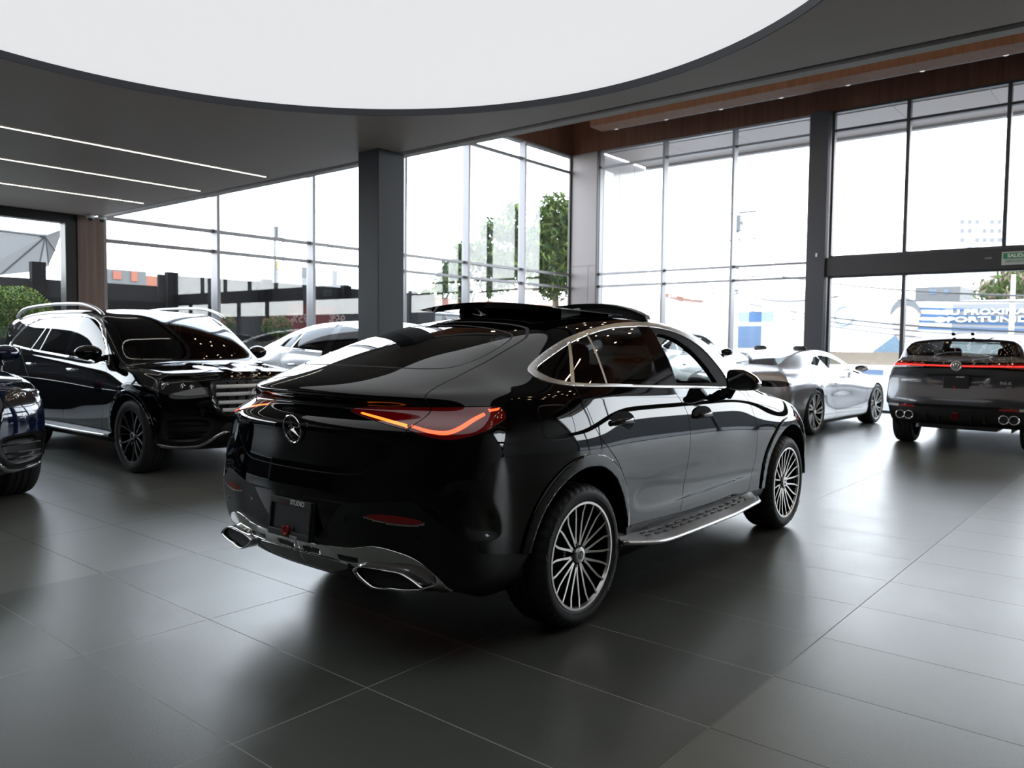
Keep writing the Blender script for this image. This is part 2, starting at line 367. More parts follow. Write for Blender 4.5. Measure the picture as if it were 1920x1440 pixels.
# exit sign on the door beam
t = thing('exit_sign', 'small green and white exit sign on the charcoal beam over the doors', 'sign', (XW-0.165, 2.42*S-.06, 3.10*S))
MB().box(-0.02, 0, -0.26, 0.26, -0.13, 0.13).build('plate', mat('sign_grey', (0.42,0.47,0.45), 0.35), t, bevel=0.004)
MB().box(-0.023, -0.02, -0.235, 0.235, -0.01, 0.105).build('panel', mat('sign_green', (0.03,0.22,0.10), 0.4), t)
text('lettering', 'SALIDA', 0.10, M_white, t, (-0.024, 0, 0.048), (0,-1,0), (0,0,1), 0.001, True)
text('lettering', 'EMERGENCIA', 0.065, mat('sign_letter', (0.12,0.2,0.16), 0.5), t, (-0.021, 0, -0.06), (0,-1,0), (0,0,1), 0.001, True)
o = MB().box(XW-0.172, XW-0.16, 2.78*S, 2.9*S, 3.115*S, 3.135*S).build('door_sensor', mat('sensor_grey', (0.25,0.25,0.26), 0.4)); tag(o, 'slim grey door sensor on the charcoal beam beside the exit sign', 'sensor')
# ================================================================= outside the glass
def _ray(px, py): return (px-960)/FPX*_r-(py-720)/FPX*_u+_f
def at_x(px, py, X): d = _ray(px, py); t = X/d[0]; return np.array([X, d[1]*t, CAM_H+d[2]*t])
def at_y(px, py, Y): d = _ray(px, py); t = Y/d[1]; return np.array([d[0]*t, Y, CAM_H+d[2]*t])
M_conc = mat('concrete', (0.16,0.155,0.15), 0.85, bump=(3,0.2,0.01))
tag(MB().box(XW+0.2, 120, -80, 120, -0.3, -0.05).box(-60, XW+0.2, YW+0.2, 120, -0.3, -0.05).build('pavement', M_conc), kind='structure')
# canopy and fin outside the right wall
cn = thing('entrance_canopy', 'pale beige panelled canopy over the entrance outside the tall windows', 'canopy', (XW+0.25, 0, 6.70))
M_beige = mat('beige_panel', (0.42,0.37,0.35), 0.5)
for k in range(12):
    y1 = 12.35-k*1.85; MB().box(0.0, 2.10, y1-1.835, y1, 0, 0.05).build('soffit_panel', M_beige, cn)
MB().box(2.10, 2.30, -9.8, 12.35, -0.06, 1.3).build('fascia', mat('grey_fascia', (0.35,0.34,0.34), 0.5), cn)
fn = thing('fin_wall', 'glossy pale panelled fin wall standing outside the corner column', 'wall', (XW+0.25, 12.42, -0.1))
for i in range(3):
    for j in range(4): MB().box(i*0.80, i*0.80+0.79, 0, 0.18, j*1.70, j*1.70+1.69).build('cladding_panel', mat('pale_gloss_panel', (0.50,0.48,0.48), 0.12), fn)
# fence outside the left wall
M_fence = mat('fence_grey', (0.026,0.025,0.026), 0.8, spec=0.06)
M_fence2 = mat('fence_dark', (0.010,0.0095,0.010), 0.8, spec=0.06)
fe = thing('boundary_fence', 'long dark grey panel fence behind the left window wall', 'fence', (0, 16.2, 0))
random.seed(5)
x = -8.0
while x < 15.2:
    w_ = 1.15; zt = 2.55 if x < 7.3 else 2.80
    MB().box(x, x+w_-0.02, 0, 0.06, 0.9, zt-0.02).build('fence_panel', M_fence, fe)
    MB().box(x, x+w_-0.02, -0.01, 0.05, -0.05, 0.88).build('plinth_panel', M_fence2, fe); x += w_
for x in (5.80, 8.35, 10.6, 12.9, 15.2):
    MB().box(x-.12, x+.12, -0.14, 0.0, -0.05, 2.83).build('fence_post', M_fence2, fe)
MB().box(-8, 15.2, -0.03, 0.0, 2.02, 2.20).build('fence_rail', M_fence2, fe)
# rounded shrubs
def shrub(name, c, r, label, cols, n=2600, sz=.035):
    t = thing(name, label, 'shrub', (c[0], c[1], -0.05)); rnd = np.random.RandomState(int(c[0]*10)+3)
    for part, frac, m_ in (('foliage', 1.0, cols[0]), ('young_tips', .28, cols[1])):
        V = []; F = []
        for k in range(int(n*frac)):
            d = rnd.normal(size=3); d /= np.linalg.norm(d); q = r*(1.0 if part == 'young_tips' else rnd.uniform(.7, 1.0))*np.array([1, 1, .72])*(1+.10*math.sin(7*d[0]+5*d[2])*math.cos(6*d[1]))
            if part == 'young_tips' and d[2] < -.1: continue
            p = d*q+np.array([0, 0, c[2]+.05]); a = rnd.normal(size=3); a /= np.linalg.norm(a); b = np.cross(a, d); b /= np.linalg.norm(b)+1e-9; s = sz*rnd.uniform(.6, 1.3); a = np.cross(b, d)*.3+a*.7
            i = len(V); V += [p-a*s, p+b*s*.45, p+a*s, p-b*s*.45]; F.append((i, i+1, i+2, i+3))
        MB().add(V, F).build(part, m_, t)
    MB().tube([(0, 0, 0), (.02, 0, c[2]*.5), (0, 0, c[2]+.05)], .035, 8).build('stem', mat('bark', (.12,.08,.05), .8), t)
    return t
M_leaf = mat('leaf_green', (.035,.070,.006), .6, spec=.15); M_leafd = mat('leaf_dark_green', (.018,.042,.007), .6, spec=.15); M_tip = mat('leaf_orange', (.16,.06,.02), .6, spec=.15); M_leafy = mat('leaf_yellow_green', (.10,.13,.015), .6, spec=.15)
p = at_y(18, 585, 15.2); shrub('round_shrub', (p[0], 15.2, p[2]), .62, 'large round green shrub with orange tips beside the black glazed door', (M_leaf, M_leafy), 5200)
p = at_y(422, 606, 15.4); shrub('round_shrub', (p[0], 15.4, p[2]), .22, 'small round orange-tipped shrub by the window mullion behind the black sport utility vehicle', (M_leaf, M_tip), 1600)
p = at_y(520, 612, 15.4); shrub('round_shrub', (p[0], 15.4, p[2]), .33, 'small round green shrub behind the bonnet of the silver sedan', (M_leaf, M_tip), 2600)
# red banner on the fence, seen from its back
bn = thing('banner', 'faded red banner with reversed 95% lettering on the grey fence', 'banner', (0, 0, 0))
a = at_y(538, 570, 16.05); b = at_y(628, 608, 16.05)
MB().box(a[0], b[0], 16.04, 16.055, b[2]-.25, a[2]).build('cloth', mat('banner_red', (.10,.014,.013), .8, spec=0.1), bn)
for w_, z_, s_ in (('95%', .33, .30), ('DESDE', .12, .07), ('TASA FIJA', .60, .06)):
    text('lettering', w_, s_, mat('banner_pink', (.22,.12,.11), .6), bn, ((a[0]+b[0])/2-.35, 16.035, a[2]-z_), (-1,0,0), (0,0,1), .002, True)
    text('lettering', w_, s_, mat('banner_pink'), bn, ((a[0]+b[0])/2+.75, 16.035, a[2]-z_), (-1,0,0), (0,0,1), .002, True) if w_ == '95%' else None
# low orange wall with a steel truss, beyond the fence end
ow = thing('orange_wall', 'low orange-red wall with white panels beyond the dark square column', 'wall', (0, 0, 0))
a = at_y(758, 552, 24); b = at_y(1060, 600, 24)
MB().box(a[0]-1, b[0]+6, 24, 24.2, a[2]-.38, a[2]).build('upper_band', mat('orange_red', (.17,.05,.03), .6), ow)
MB().box(a[0]-1, b[0]+6, 24.02, 24.2, .95, a[2]-.38).build('pale_panel', mat('pale_grey', (.16,.16,.155), .6), ow)
MB().box(a[0]-1, b[0]+6, 24.0, 24.2, -.05, .95).build('lower_band', mat('orange_red'), ow)
tr_ = thing('steel_truss', 'grey zigzag steel truss in front of the low orange wall', 'truss', (0, 0, 0)); mb = MB()
for k in range(6):
    xa = a[0]-.5+k*1.6; mb.tube([(xa, 23.6, -.05), (xa, 23.6, .9)], .05, 6).tube([(xa, 23.6, .9), (xa+.8, 23.6, 2.55)], .05, 6).tube([(xa+.8, 23.6, 2.55), (xa+1.6, 23.6, .9)], .05, 6)
mb.build('web_member', mat('galvanised', (.10,.105,.11), .5, .3), tr_)
for z_ in (.9, 2.6): MB().tube([(a[0]-1, 23.6, z_), (a[0]+10, 23.6, z_)], .07, 8).build('chord', mat('galvanised'), tr_)
# the big tree at the corner
def tree(name, label, base, blobs, n, leaf, mats, trunk, seed=1):
    t = thing(name, label, 'tree', base); rnd = np.random.RandomState(seed); base = np.array(base)
    for part, m_, fr in (('foliage', mats[0], .62), ('lighter_leaves', mats[1], .38)):  # second part is a lighter leaf colour, mixed in at random
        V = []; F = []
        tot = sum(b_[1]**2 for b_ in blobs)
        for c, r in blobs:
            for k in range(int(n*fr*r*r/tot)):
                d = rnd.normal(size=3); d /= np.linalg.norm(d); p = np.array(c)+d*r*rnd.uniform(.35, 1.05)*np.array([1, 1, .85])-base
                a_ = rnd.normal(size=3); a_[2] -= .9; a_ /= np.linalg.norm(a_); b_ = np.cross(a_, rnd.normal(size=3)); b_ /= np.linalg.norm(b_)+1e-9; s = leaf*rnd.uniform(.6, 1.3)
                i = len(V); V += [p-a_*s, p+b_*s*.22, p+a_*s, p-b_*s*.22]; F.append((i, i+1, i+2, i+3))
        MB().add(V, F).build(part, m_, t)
    mb = MB()
    for P, R in trunk: mb.tube([np.array(q)-base for q in P], R, 8)
    mb.build('trunk', mat('bark'), t, smooth=True); return t
Yt = 17.5
def T(px, py, Y=Yt): return tuple(at_y(px, py, Y))
tb = at_y(1045, 640, Yt+1); tb[2] = -.05
blobs = [(T(1040,400),.85),(T(1050,455),1.1),(T(1015,440),.55),(T(1000,480),.75),(T(1035,520),1.0),(T(965,400),.42),(T(965,440),.6),(T(960,500),.75),(T(925,430),.5),(T(915,480),.7),(T(925,530),.6),(T(870,470),.35),(T(865,505),.5),(T(845,510),.45),(T(830,540),.35),(T(800,552),.22),(T(870,550),.4),(T(1095,430),1.1),(T(1110,520),1.2)]
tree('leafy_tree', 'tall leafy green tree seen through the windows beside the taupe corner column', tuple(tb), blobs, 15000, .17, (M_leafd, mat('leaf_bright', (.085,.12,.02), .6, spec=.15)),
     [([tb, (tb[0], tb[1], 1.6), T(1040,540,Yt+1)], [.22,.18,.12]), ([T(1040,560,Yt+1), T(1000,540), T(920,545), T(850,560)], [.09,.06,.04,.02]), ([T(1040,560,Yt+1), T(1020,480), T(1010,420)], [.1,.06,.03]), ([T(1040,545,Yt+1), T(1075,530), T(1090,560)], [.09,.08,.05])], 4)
# skyline seen over the fence
def block(name, label, cat, plane, D, px0, py0, px1, py1, m_, depth=4.0, wins=None, wm=None, z0=None):
    f = at_y if plane == 'y' else at_x
    a, b = f(px0, py0, D), f(px1, py1, D); t = thing(name, label, cat, (0, 0, 0)); zb_ = -.05 if z0 is None else z0
    if plane == 'y': MB().box(min(a[0], b[0]), max(a[0], b[0]), D, D+depth, zb_, a[2]).build('wall', m_, t)
    else: MB().box(D, D+depth, min(a[1], b[1]), max(a[1], b[1]), zb_, a[2]).build('wall', m_, t)
    for (qx0, qy0, qx1, qy1) in (wins or []):
        c, d = f(qx0, qy0, D-.05), f(qx1, qy1, D-.05)
        if plane == 'y': MB().box(min(c[0], d[0]), max(c[0], d[0]), D-.06, D, min(c[2], d[2]), max(c[2], d[2])).build('window', wm, t)
        else: MB().box(D-.06, D, min(c[1], d[1]), max(c[1], d[1]), min(c[2], d[2]), max(c[2], d[2])).build('window', wm, t)
    return t
M_pw = mat('pale_render', (.62,.62,.61), .7); M_bw = mat('grey_window', (.10,.11,.13), .4); M_or = mat('terracotta', (.22,.07,.04), .7); M_gr = mat('mid_grey', (.085,.085,.085), .7); M_bl = mat('sky_blue_paint', (.030,.085,.19), .6); M_bl2 = mat('pale_blue_shutter', (.07,.115,.19), .6)
block('far_building', 'pale blue-white building rising over the fence beside the walnut wall column', 'building', 'y', 40, 190, 503, 275, 545, M_gr, 4, [(212,508,228,524),(246,508,258,528)], M_or)
block('far_building', 'low orange-roofed building over the fence between two window bays', 'building', 'y', 46, 268, 516, 358, 545, M_or, 4)
block('far_building', 'grey flat building with a dark box on the skyline beyond the middle window bay', 'building', 'y', 60, 535, 498, 655, 545, mat('hazy_grey', (.15,.15,.15), .7), 5, [(565,500,578,520),(636,508,646,520)], M_gr)
sg = thing('sign_tower', 'tall thin lattice sign tower beyond the fence in the middle window bay', 'tower', (0, 0, 0)); mb = MB()
a, b = at_y(516, 423, 45), at_y(532, 505, 45)
for x_ in (a[0], b[0]): mb.box(x_-.06, x_+.06, 45, 45.1, -.05, a[2])
for k in range(12): z_ = a[2]-k*.28; mb.box(a[0], b[0], 45, 45.08, z_-.03, z_)
mb.build('lattice', mat('galvanised'), sg); MB().box(a[0]+.12, b[0]-.1, 44.9, 45.2, a[2]-.75, a[2]-.05).build('sign_board', M_gr, sg)
MB().box(a[0]+.12, b[0]-.1, 44.9, 45.2, b[2]+.0, b[2]+.5).build('sign_board', mat('amber_board', (.5,.28,.08), .6), sg)
# tarpaulin beyond the black door
tp = thing('tarpaulin', 'crumpled silver-grey tarpaulin stretched to a point beyond the black glazed door', 'tarpaulin', (0, 0, 0))
P = [at_y(*q, 22) for q in ((-60,425),(0,432),(50,440),(82,444),(95,430),(108,433),(104,470),(100,497),(62,510),(0,516),(-60,520))]; ap = at_y(85, 443, 21.4)
V = [ap]+[p+np.array([0, .35*math.sin(i*2.1), 0]) for i, p in enumerate(P)]; MB().add(V, [(0, i, i+1) for i in range(1, len(P))]+[(0, len(P), 1)]).build('sheet', mat('tarpaulin_grey', (.20,.20,.20), .7, spec=.1), tp)
mb = MB()
for i in range(1, len(P)): mb.tube([ap, V[i]], .02, 5)
mb.build('fold', mat('tarpaulin_fold', (.05,.05,.053), .6), tp)
MB().tube([at_y(-60,425,21.9), at_y(20,436,21.9), ap], .05, 6).build('edge_rope', M_black, tp)
# the street beyond the right wall
XB = 46.0
bb = thing('billboard_wall', 'huge pale billboard wall with blue stripes, a face and white slogan across the street', 'billboard', (0, 0, 0))
a, b = at_x(1553, 566, XB), at_x(2150, 661, XB)
MB().box(XB, XB+.4, b[1], a[1], at_x(1700,660,XB)[2], at_x(1700,566,XB)[2]).build('board', mat('board_white', (.80,.80,.80), .6), bb)
MB().box(XB-.03, XB, b[1], at_x(1785,600,XB)[1], at_x(1800,640,XB)[2], at_x(1800,570,XB)[2]).build('grey_field', mat('board_grey', (.19,.19,.195), .6), bb)
for (y_, h_) in ((576, 2.2), (588, 3.2), (600, 2.4), (611, 3.4)):
    c, d = at_x(1722, y_, XB), at_x(2150, y_+13, XB); MB().prism([(XB-.06, c[1], c[2]), (XB-.06, c[1], c[2]-h_*.05), (XB-.06, d[1], d[2]-h_*.05), (XB-.06, d[1], d[2])], .03, (1,0,0)).build('blue_stripe', M_bl, bb)
P = [at_x(*q, XB-.05) for q in ((1634,661),(1678,628),(1686,640),(1688,661))]; MB().prism(P, .03, (1,0,0)).build('blue_shirt', mat('shirt_blue', (.10,.15,.20), .6), bb)
P = [at_x(1698+30*math.cos(t)*(1 if math.sin(t) > 0 else .85), 597-36*math.sin(t)*(1.0 if math.sin(t) > 0 else 1.25), XB-.08) for t in np.linspace(0, 2*math.pi, 30)[:-1]]; MB().prism(P, .03, (1,0,0)).build('portrait_head', mat('portrait', (.30,.26,.23), .6), bb)
P = [at_x(1698+30*math.cos(t), 595-37*math.sin(t), XB-.11) for t in np.linspace(.15, math.pi-.15, 16)]+[at_x(1698+24*math.cos(t), 588-16*math.sin(t), XB-.11) for t in np.linspace(math.pi-.3, .3, 14)]; MB().prism(P, .03, (1,0,0)).build('portrait_hair', mat('portrait_hair', (.11,.115,.12), .6), bb)
for k, (s_, q) in enumerate((('SU PROXIMA', (1845, 585)), ('OPORTUNIDAD', (1860, 599)))):
    c = at_x(*q, XB-.15); text('slogan', s_, .36, mat('slogan_white', (.85,.85,.85), .5), bb, c, (0,-1,0), (0,0,1), .02, True, width=(3.6, 5.2)[k])
c = at_x(1583, 592, XB-.1); P = [(XB-.1, c[1]+.52*math.cos(t), c[2]+.52*math.sin(t)) for t in np.linspace(0, 2*math.pi, 25)[:-1]]; MB().tube(P, .07, 6, closed=True).build('round_emblem', mat('emblem_grey', (.25,.27,.3), .5), bb)
bw = thing('street_wall', 'weathered tan wall with a white blue-panelled base under the billboard', 'wall', (0, 0, 0))
MB().box(XB-.6, XB, b[1], at_x(1540,660,XB)[1], at_x(1700,686,XB)[2], at_x(1700,661,XB)[2]).build('tan_band', mat('tan_render', (.17,.135,.10), .8, bump=(4,.3,.02)), bw)
MB().box(XB-.9, XB-.6, b[1], at_x(1540,660,XB)[1], -.05, at_x(1700,686,XB)[2]).build('white_base', mat('board_white'), bw)
for k in range(6):
    c, d = at_x(1616+k*60, 692, XB-.9), at_x(1656+k*60, 712, XB-.9); MB().box(XB-.94, XB-.9, d[1], c[1], d[2], c[2]).build('blue_panel', M_bl2, bw)
ln = thing('unseen_building', 'long low grey building across the street beyond the right edge, added unseen to darken the glass reflections', 'building', (46, -30, -.05)); MB().box(0, 6, -32, 28.5, 0, 3.9).build('wall', mat('street_grey', (.075,.075,.078), .8, spec=.1), ln)  # added out of view to keep the low sky out of the reflections
bk = block('blue_shop', 'white shop with a blue fascia and blue roller shutter across the street', 'shop', 'x', 44, 1300, 560, 1512, 655, mat('board_white'), 5)
for (q0, q1, nm, m_) in (((1320,586),(1450,603),'fascia',M_bl),((1383,611),(1426,652),'roller_shutter',M_bl2)):
    c, d = at_x(*q0, 43.95), at_x(*q1, 43.95); MB().box(43.9, 44, d[1], c[1], d[2], c[2]).build(nm, m_, bk)
for q0, q1 in (((1322,613),(1336,652)),((1340,613),(1353,652))):
    c, d = at_x(*q0, 43.95), at_x(*q1, 43.95); mb = MB()
    for k in range(14): z_ = c[2]+(d[2]-c[2])*k/14; mb.box(43.9, 44, d[1], c[1], z_-.03, z_)
    mb.build('grille', M_gr, bk)
ob = block('orange_roofed_house', 'white house with a thin orange roof edge beyond the second window bay', 'house', 'x', 36, 1246, 556, 1300, 660, mat('board_white'), 4)
P = [at_x(*q, 35.9) for q in ((1246,549),(1300,562),(1312,560),(1312,566),(1298,570),(1246,556))]; MB().prism(P, .4, (1,0,0)).build('roof_edge', M_or, ob)
TX = 33.0
tt = thing('truss_tower', 'slim white lattice tower standing before the blue-fasciaed shop', 'tower', (0, 0, 0)); mb = MB(); a, b = at_x(1301,580,TX), at_x(1317,625,TX)
for y_ in (a[1], b[1]): mb.tube([(TX, y_, -.05), (TX, y_, a[2])], .045, 6)
for k in range(9): z0_ = a[2]-k*.42; mb.tube([(TX, a[1], z0_), (TX, b[1], z0_-.42)], .03, 5).tube([(TX, b[1], z0_), (TX, a[1], z0_-.42)], .03, 5)
mb.build('lattice', mat('tower_white', (.5,.5,.5), .5), tt)
for i, (px_, w_, lab) in enumerate(((1378, .16, 'pale concrete utility pole behind the slim window mullion left of the charcoal column'), (1897, .12, 'thin white lamp post in front of the blue-striped billboard'))):
    up = thing('utility_pole', lab, 'pole', (0, 0, 0)); c = at_x(px_, 600, 36 if i == 0 else 40); top = at_x(px_, 300 if i == 0 else 515, c[0])[2]
    MB().tube([(c[0], c[1], -.05), (c[0], c[1], top)], [w_, w_*.7], 10).build('pole', mat('pole_concrete', (.5,.5,.48), .7), up)
    if i == 0:
        mb = MB()
        for y_ in (400, 450, 520): q = at_x(px_, y_, c[0]); mb.box(c[0]-.05, c[0]+.05, c[1]-.9, c[1]+.9, q[2]-.04, q[2]+.04)
        mb.build('crossarm', M_gr, up); q = at_x(1384, 435, c[0]); MB().lathe([(0,0),(.22,0),(.22,.7),(0,.7)], 14, 'z', (c[0]-.3, c[1]-.2, q[2])).build('transformer', M_gr, up)
wires = [((1380,503),(1920,555)),((1380,532),(1920,566)),((1384,566),(1920,622)),((1384,572),(1920,634)),((1250,536),(1376,545)),((1250,556),(1376,552)),((1380,547),(1540,560)),((1384,578),(1920,648))]
WL = ['highest black overhead wire right of the utility pole, crossing above the billboard', 'black overhead wire second from the top, just above the billboard edge', 'black overhead wire crossing the forehead of the billboard face', 'thin black overhead wire through the eyes of the billboard face',
 'upper thin wire left of the utility pole in the second window bay', 'lower thin wire left of the utility pole in the second window bay', 'short thin black wire just right of the utility pole, above the blue fascia', 'lowest black overhead wire, crossing the slogan area of the billboard']
for k, (q0, q1) in enumerate(wires):
    a, b = at_x(*q0, 35.8), at_x(*q1, 30); P = [a+(b-a)*t-np.array([0, 0, .25*math.sin(math.pi*t)]) for t in np.linspace(0, 1.15, 12)]
    tag(MB().tube(P, .022 if k % 2 else .032, 5).build('overhead_wire', mat('wire_black', (.03,.03,.03), .6)), WL[k], 'wire', 'overhead wires across the street')
wins = [(1800+i*14, 412+j*17, 1808+i*14, 420+j*17) for i in range(6) for j in range(4) if (i+j) % 5 != 3]
block('apartment_tower', 'hazy white apartment building with small grey windows in the right upper window', 'building', 'x', 110, 1745, 403, 1890, 560, mat('haze_white', (.8,.8,.8), .7), 8, wins, mat('haze_window', (.11,.12,.135), .5))
block('low_building', 'long grey low building with small shops behind the billboard', 'building', 'x', 70, 1716, 539, 1800, 556, M_gr, 6, [(1742,543,1756,551),(1770,543,1778,551)], M_bl2)
p0 = at_x(1900, 545, 60); tree('street_tree', 'blurry green and tan tree at the right edge above the billboard', (p0[0], p0[1], -.05), [(tuple(at_x(1900,535,60)), 1.5), (tuple(at_x(1930,528,60)), 1.8), (tuple(at_x(1850,545,60)), .9), (tuple(at_x(1875,548,60)), .9)], 2600, .28, (M_leaf, mat('leaf_tan', (.17,.12,.08), .6)), [([(p0[0], p0[1], -.05), (p0[0], p0[1], 3.5)], [.25, .15])], 9)
pc = at_x(1365, 640, 30)
# ================================================================= car body engine
def cc_subdiv(V, F, levels):
    """Catmull-Clark on a quad mesh (boundaries kept as curves)"""
    V = np.array(V, float); F = np.array(F, int)
    for _ in range(levels):
        n = len(V); m = len(F)
        E = np.stack([F, np.roll(F, -1, 1)], 2).reshape(-1, 2); Es = np.sort(E, 1)
        key = Es[:, 0]*(n+1)+Es[:, 1]; uk, inv, cnt = np.unique(key, return_inverse=True, return_counts=True)
        inv = inv.reshape(-1)
        ea = uk//(n+1); eb = uk % (n+1); ne = len(uk)
        fp = V[F].mean(1); face_of = np.repeat(np.arange(m), 4)
        sf = np.zeros((ne, 3)); np.add.at(sf, inv, fp[face_of])
        mid = (V[ea]+V[eb])/2; bd = cnt == 1
        ep = np.where(bd[:, None], mid, (V[ea]+V[eb]+sf)/4)
        val = np.zeros(n); Q = np.zeros((n, 3)); R = np.zeros((n, 3)); ev = np.zeros(n)
        np.add.at(val, F.reshape(-1), 1); np.add.at(Q, F.reshape(-1), np.repeat(fp, 4, 0))
        for a in (ea, eb): np.add.at(R, a, mid); np.add.at(ev, a, 1)
        isb = np.zeros(n, bool); isb[ea[bd]] = True; isb[eb[bd]] = True
        B = np.zeros((n, 3))
        for a in (ea, eb): np.add.at(B, a[bd], mid[bd])
        k = np.maximum(val, 1)[:, None]; nv = (Q/k+2*R/np.maximum(ev, 1)[:, None]+(k-3)*V)/k
        nv[isb] = B[isb]/4+V[isb]/2
        fi = n+ne+np.arange(m); e4 = (n+inv).reshape(m, 4)
        F = np.concatenate([np.stack([F[:, i], e4[:, i], fi, e4[:, i-1]], 1) for i in range(4)])
        V = np.concatenate([nv, ep, fp])
    return V, F
def vnormals(V, F):
    a = V[F[:, 2]]-V[F[:, 0]]; b = V[F[:, 3]]-V[F[:, 1]]; fn = np.cross(a, b); N = np.zeros_like(V)
    for i in range(4): np.add.at(N, F[:, i], fn)
    return N/(np.linalg.norm(N, axis=1)[:, None]+1e-12)
def pchip(kn):
    """monotone cubic through knots [(x, v), ...]"""
    x = np.array([k[0] for k in kn], float); y = np.array([k[1] for k in kn], float)
    h = np.diff(x); d = np.diff(y)/h; m = np.zeros(len(x))
    for i in range(1, len(x)-1):
        if d[i-1]*d[i] > 0:
            w1 = 2*h[i]+h[i-1]; w2 = h[i]+2*h[i-1]; m[i] = (w1+w2)/(w1/d[i-1]+w2/d[i])
    m[0], m[-1] = d[0], d[-1]
    def f(q):
        q = min(max(q, x[0]), x[-1]); i = int(min(max(np.searchsorted(x, q)-1, 0), len(x)-2)); t = (q-x[i])/h[i]
        return ((1+2*t)*(1-t)**2*y[i]+t*(1-t)**2*h[i]*m[i]+t*t*(3-2*t)*y[i+1]+t*t*(t-1)*h[i]*m[i+1])
    return f
def car_surface(sp, levels=3):
    """full skin from belts around the car plus a top grid; returns the right half with normals"""
    K = len(sp['zf']); M = 5
    xs = sp['xs']; nS = len(xs)
    w = pchip(sp['w']); zb = pchip(sp['belt']); zs = pchip(sp['sill']) if isinstance(sp['sill'], list) else (lambda x: sp['sill'])
    bi = pchip(sp['beltin']) if 'beltin' in sp else (lambda x: 0.0)
    ins = sp['inset']
    def side_pt(k, x):
        z = zs(x)+sp['zf'][k]*(zb(x)-zs(x)); y = w(x)-ins[k]-bi(x)*max(0, (k-K+4))/3.0
        if 'bulge' in sp:
            for bx, bz, br, bzr, amt in sp['bulge']: y += amt*math.exp(-((x-bx)/br)**2-((z-bz)/bzr)**2)
        return (x, -y, z)
    half = []
    for k in range(K):
        rc = sp['rc'][k]; rk = sp['rk'][k]; fk = sp['fk'][k]; fc = sp['fc'][k]     # centre (x,z), corner (x,y,z)
        row = []
        for j in range(M):                                                          # rear centre -> corner
            t = j/M; y = rk[1]*t*sp.get('rspread', 1.0) if j else 0.0
            s = (y/rk[1])**sp.get('rpow', 2.4)
            row.append((rc[0]+(rk[0]-rc[0])*s, -y, rc[1]+(rk[2]-rc[1])*s))
        row.append((rk[0], -rk[1], rk[2]))
        for x in xs: row.append(side_pt(k, x))
        row.append((fk[0], -fk[1], fk[2]))
        for j in range(M-1, -1, -1):
            t = j/M; y = fk[1]*t; s = t**sp.get('fpow', 2.4)
            row.append((fc[0]+(fk[0]-fc[0])*s, -y, fc[1]+(fk[2]-fc[1])*s))
        half.append(row)
    P = len(half[0])
    # top grid rows 1..M (row 0 is the top belt); first/last columns are the belt ends
    zr = pchip(sp['roof']); yc = pchip(sp['canty']); zc = pchip(sp['cantz']); bow = pchip(sp['bow'])
    top = {}
    T = sp.get('ry', (0.70, 0.36)); ez = sp.get('rz', (0.36, 0.09))
    tsx = [sp['rk'][-1][0]]+list(xs)+[sp['fk'][-1][0]]
    for i in range(1, len(tsx)-1):
        x = tsx[i]; b = half[-1][M+i]; cy = yc(x); cz = zr(x)-zc(x)
        g = sp.get('gb', 0.35); bz = b[2]
        pts = [(x, b[1]*(1-.47)-cy*.47-sp.get('glassbulge', 0.018)*(1 if cz-bz > .15 else 0.3), bz+(cz-bz)*.5), (x, -cy, cz),
               (x, -cy*T[0], zr(x)-zc(x)*ez[0]), (x, -cy*T[1], zr(x)-zc(x)*ez[1]), (x, 0, zr(x))]
        for j, p in enumerate(pts):
            top[(i, j+1)] = (p[0]+bow(x)*(1-(abs(p[1])/abs(b[1]))**2), p[1], p[2])
    V = []; idx = {}
    def vid(key, p):
        if key not in idx: idx[key] = len(V); V.append(p)
        return idx[key]
    def hv(k, q, side):
        if q in (0, P-1): return vid(('h', k, q, 0), half[k][q])
        p = half[k][q]; return vid(('h', k, q, side), (p[0], p[1]*side, p[2]))
    def tv(i, j, side):
        if j == 0: return hv(K-1, M+i, side)
        if i == 0: return hv(K-1, M-j, side)
        if i == nS+1: return hv(K-1, M+nS+1+j, side)
        p = top[(i, j)]
        if j == M: return vid(('t', i, j, 0), p)
        return vid(('t', i, j, side), (p[0], p[1]*side, p[2]))
    F = []
    for side in (1, -1):
        for k in range(K-1):
            for q in range(P-1):
                f = (hv(k, q, side), hv(k, q+1, side), hv(k+1, q+1, side), hv(k+1, q, side))
                F.append(f if side == 1 else f[::-1])
        for i in range(nS+1):
            for j in range(M):
                f = (tv(i, j, side), tv(i+1, j, side), tv(i+1, j+1, side), tv(i, j+1, side))
                F.append(f if side == 1 else f[::-1])
    V = np.array(V); F = np.array(F); T0 = V.copy(); C = V.copy()
    for _ in range(4):
        L_, _f = cc_subdiv(C, F, 2); C += (T0-L_[:len(V)])*sp.get('fit', 0.85)
    V2, F2 = cc_subdiv(C, F, levels); N2 = vnormals(V2, F2)
    keep = V2[F2].mean(1)[:, 1] < -1e-7; F3 = F2[keep]
    used = np.unique(F3); mp = -np.ones(len(V2), int); mp[used] = np.arange(len(used))
    V3 = V2[used]; N3 = N2[used]; z0 = np.abs(V3[:, 1]) < 1e-6; V3[z0, 1] = 0
    return V3, N3, [tuple(f) for f in mp[F3]]
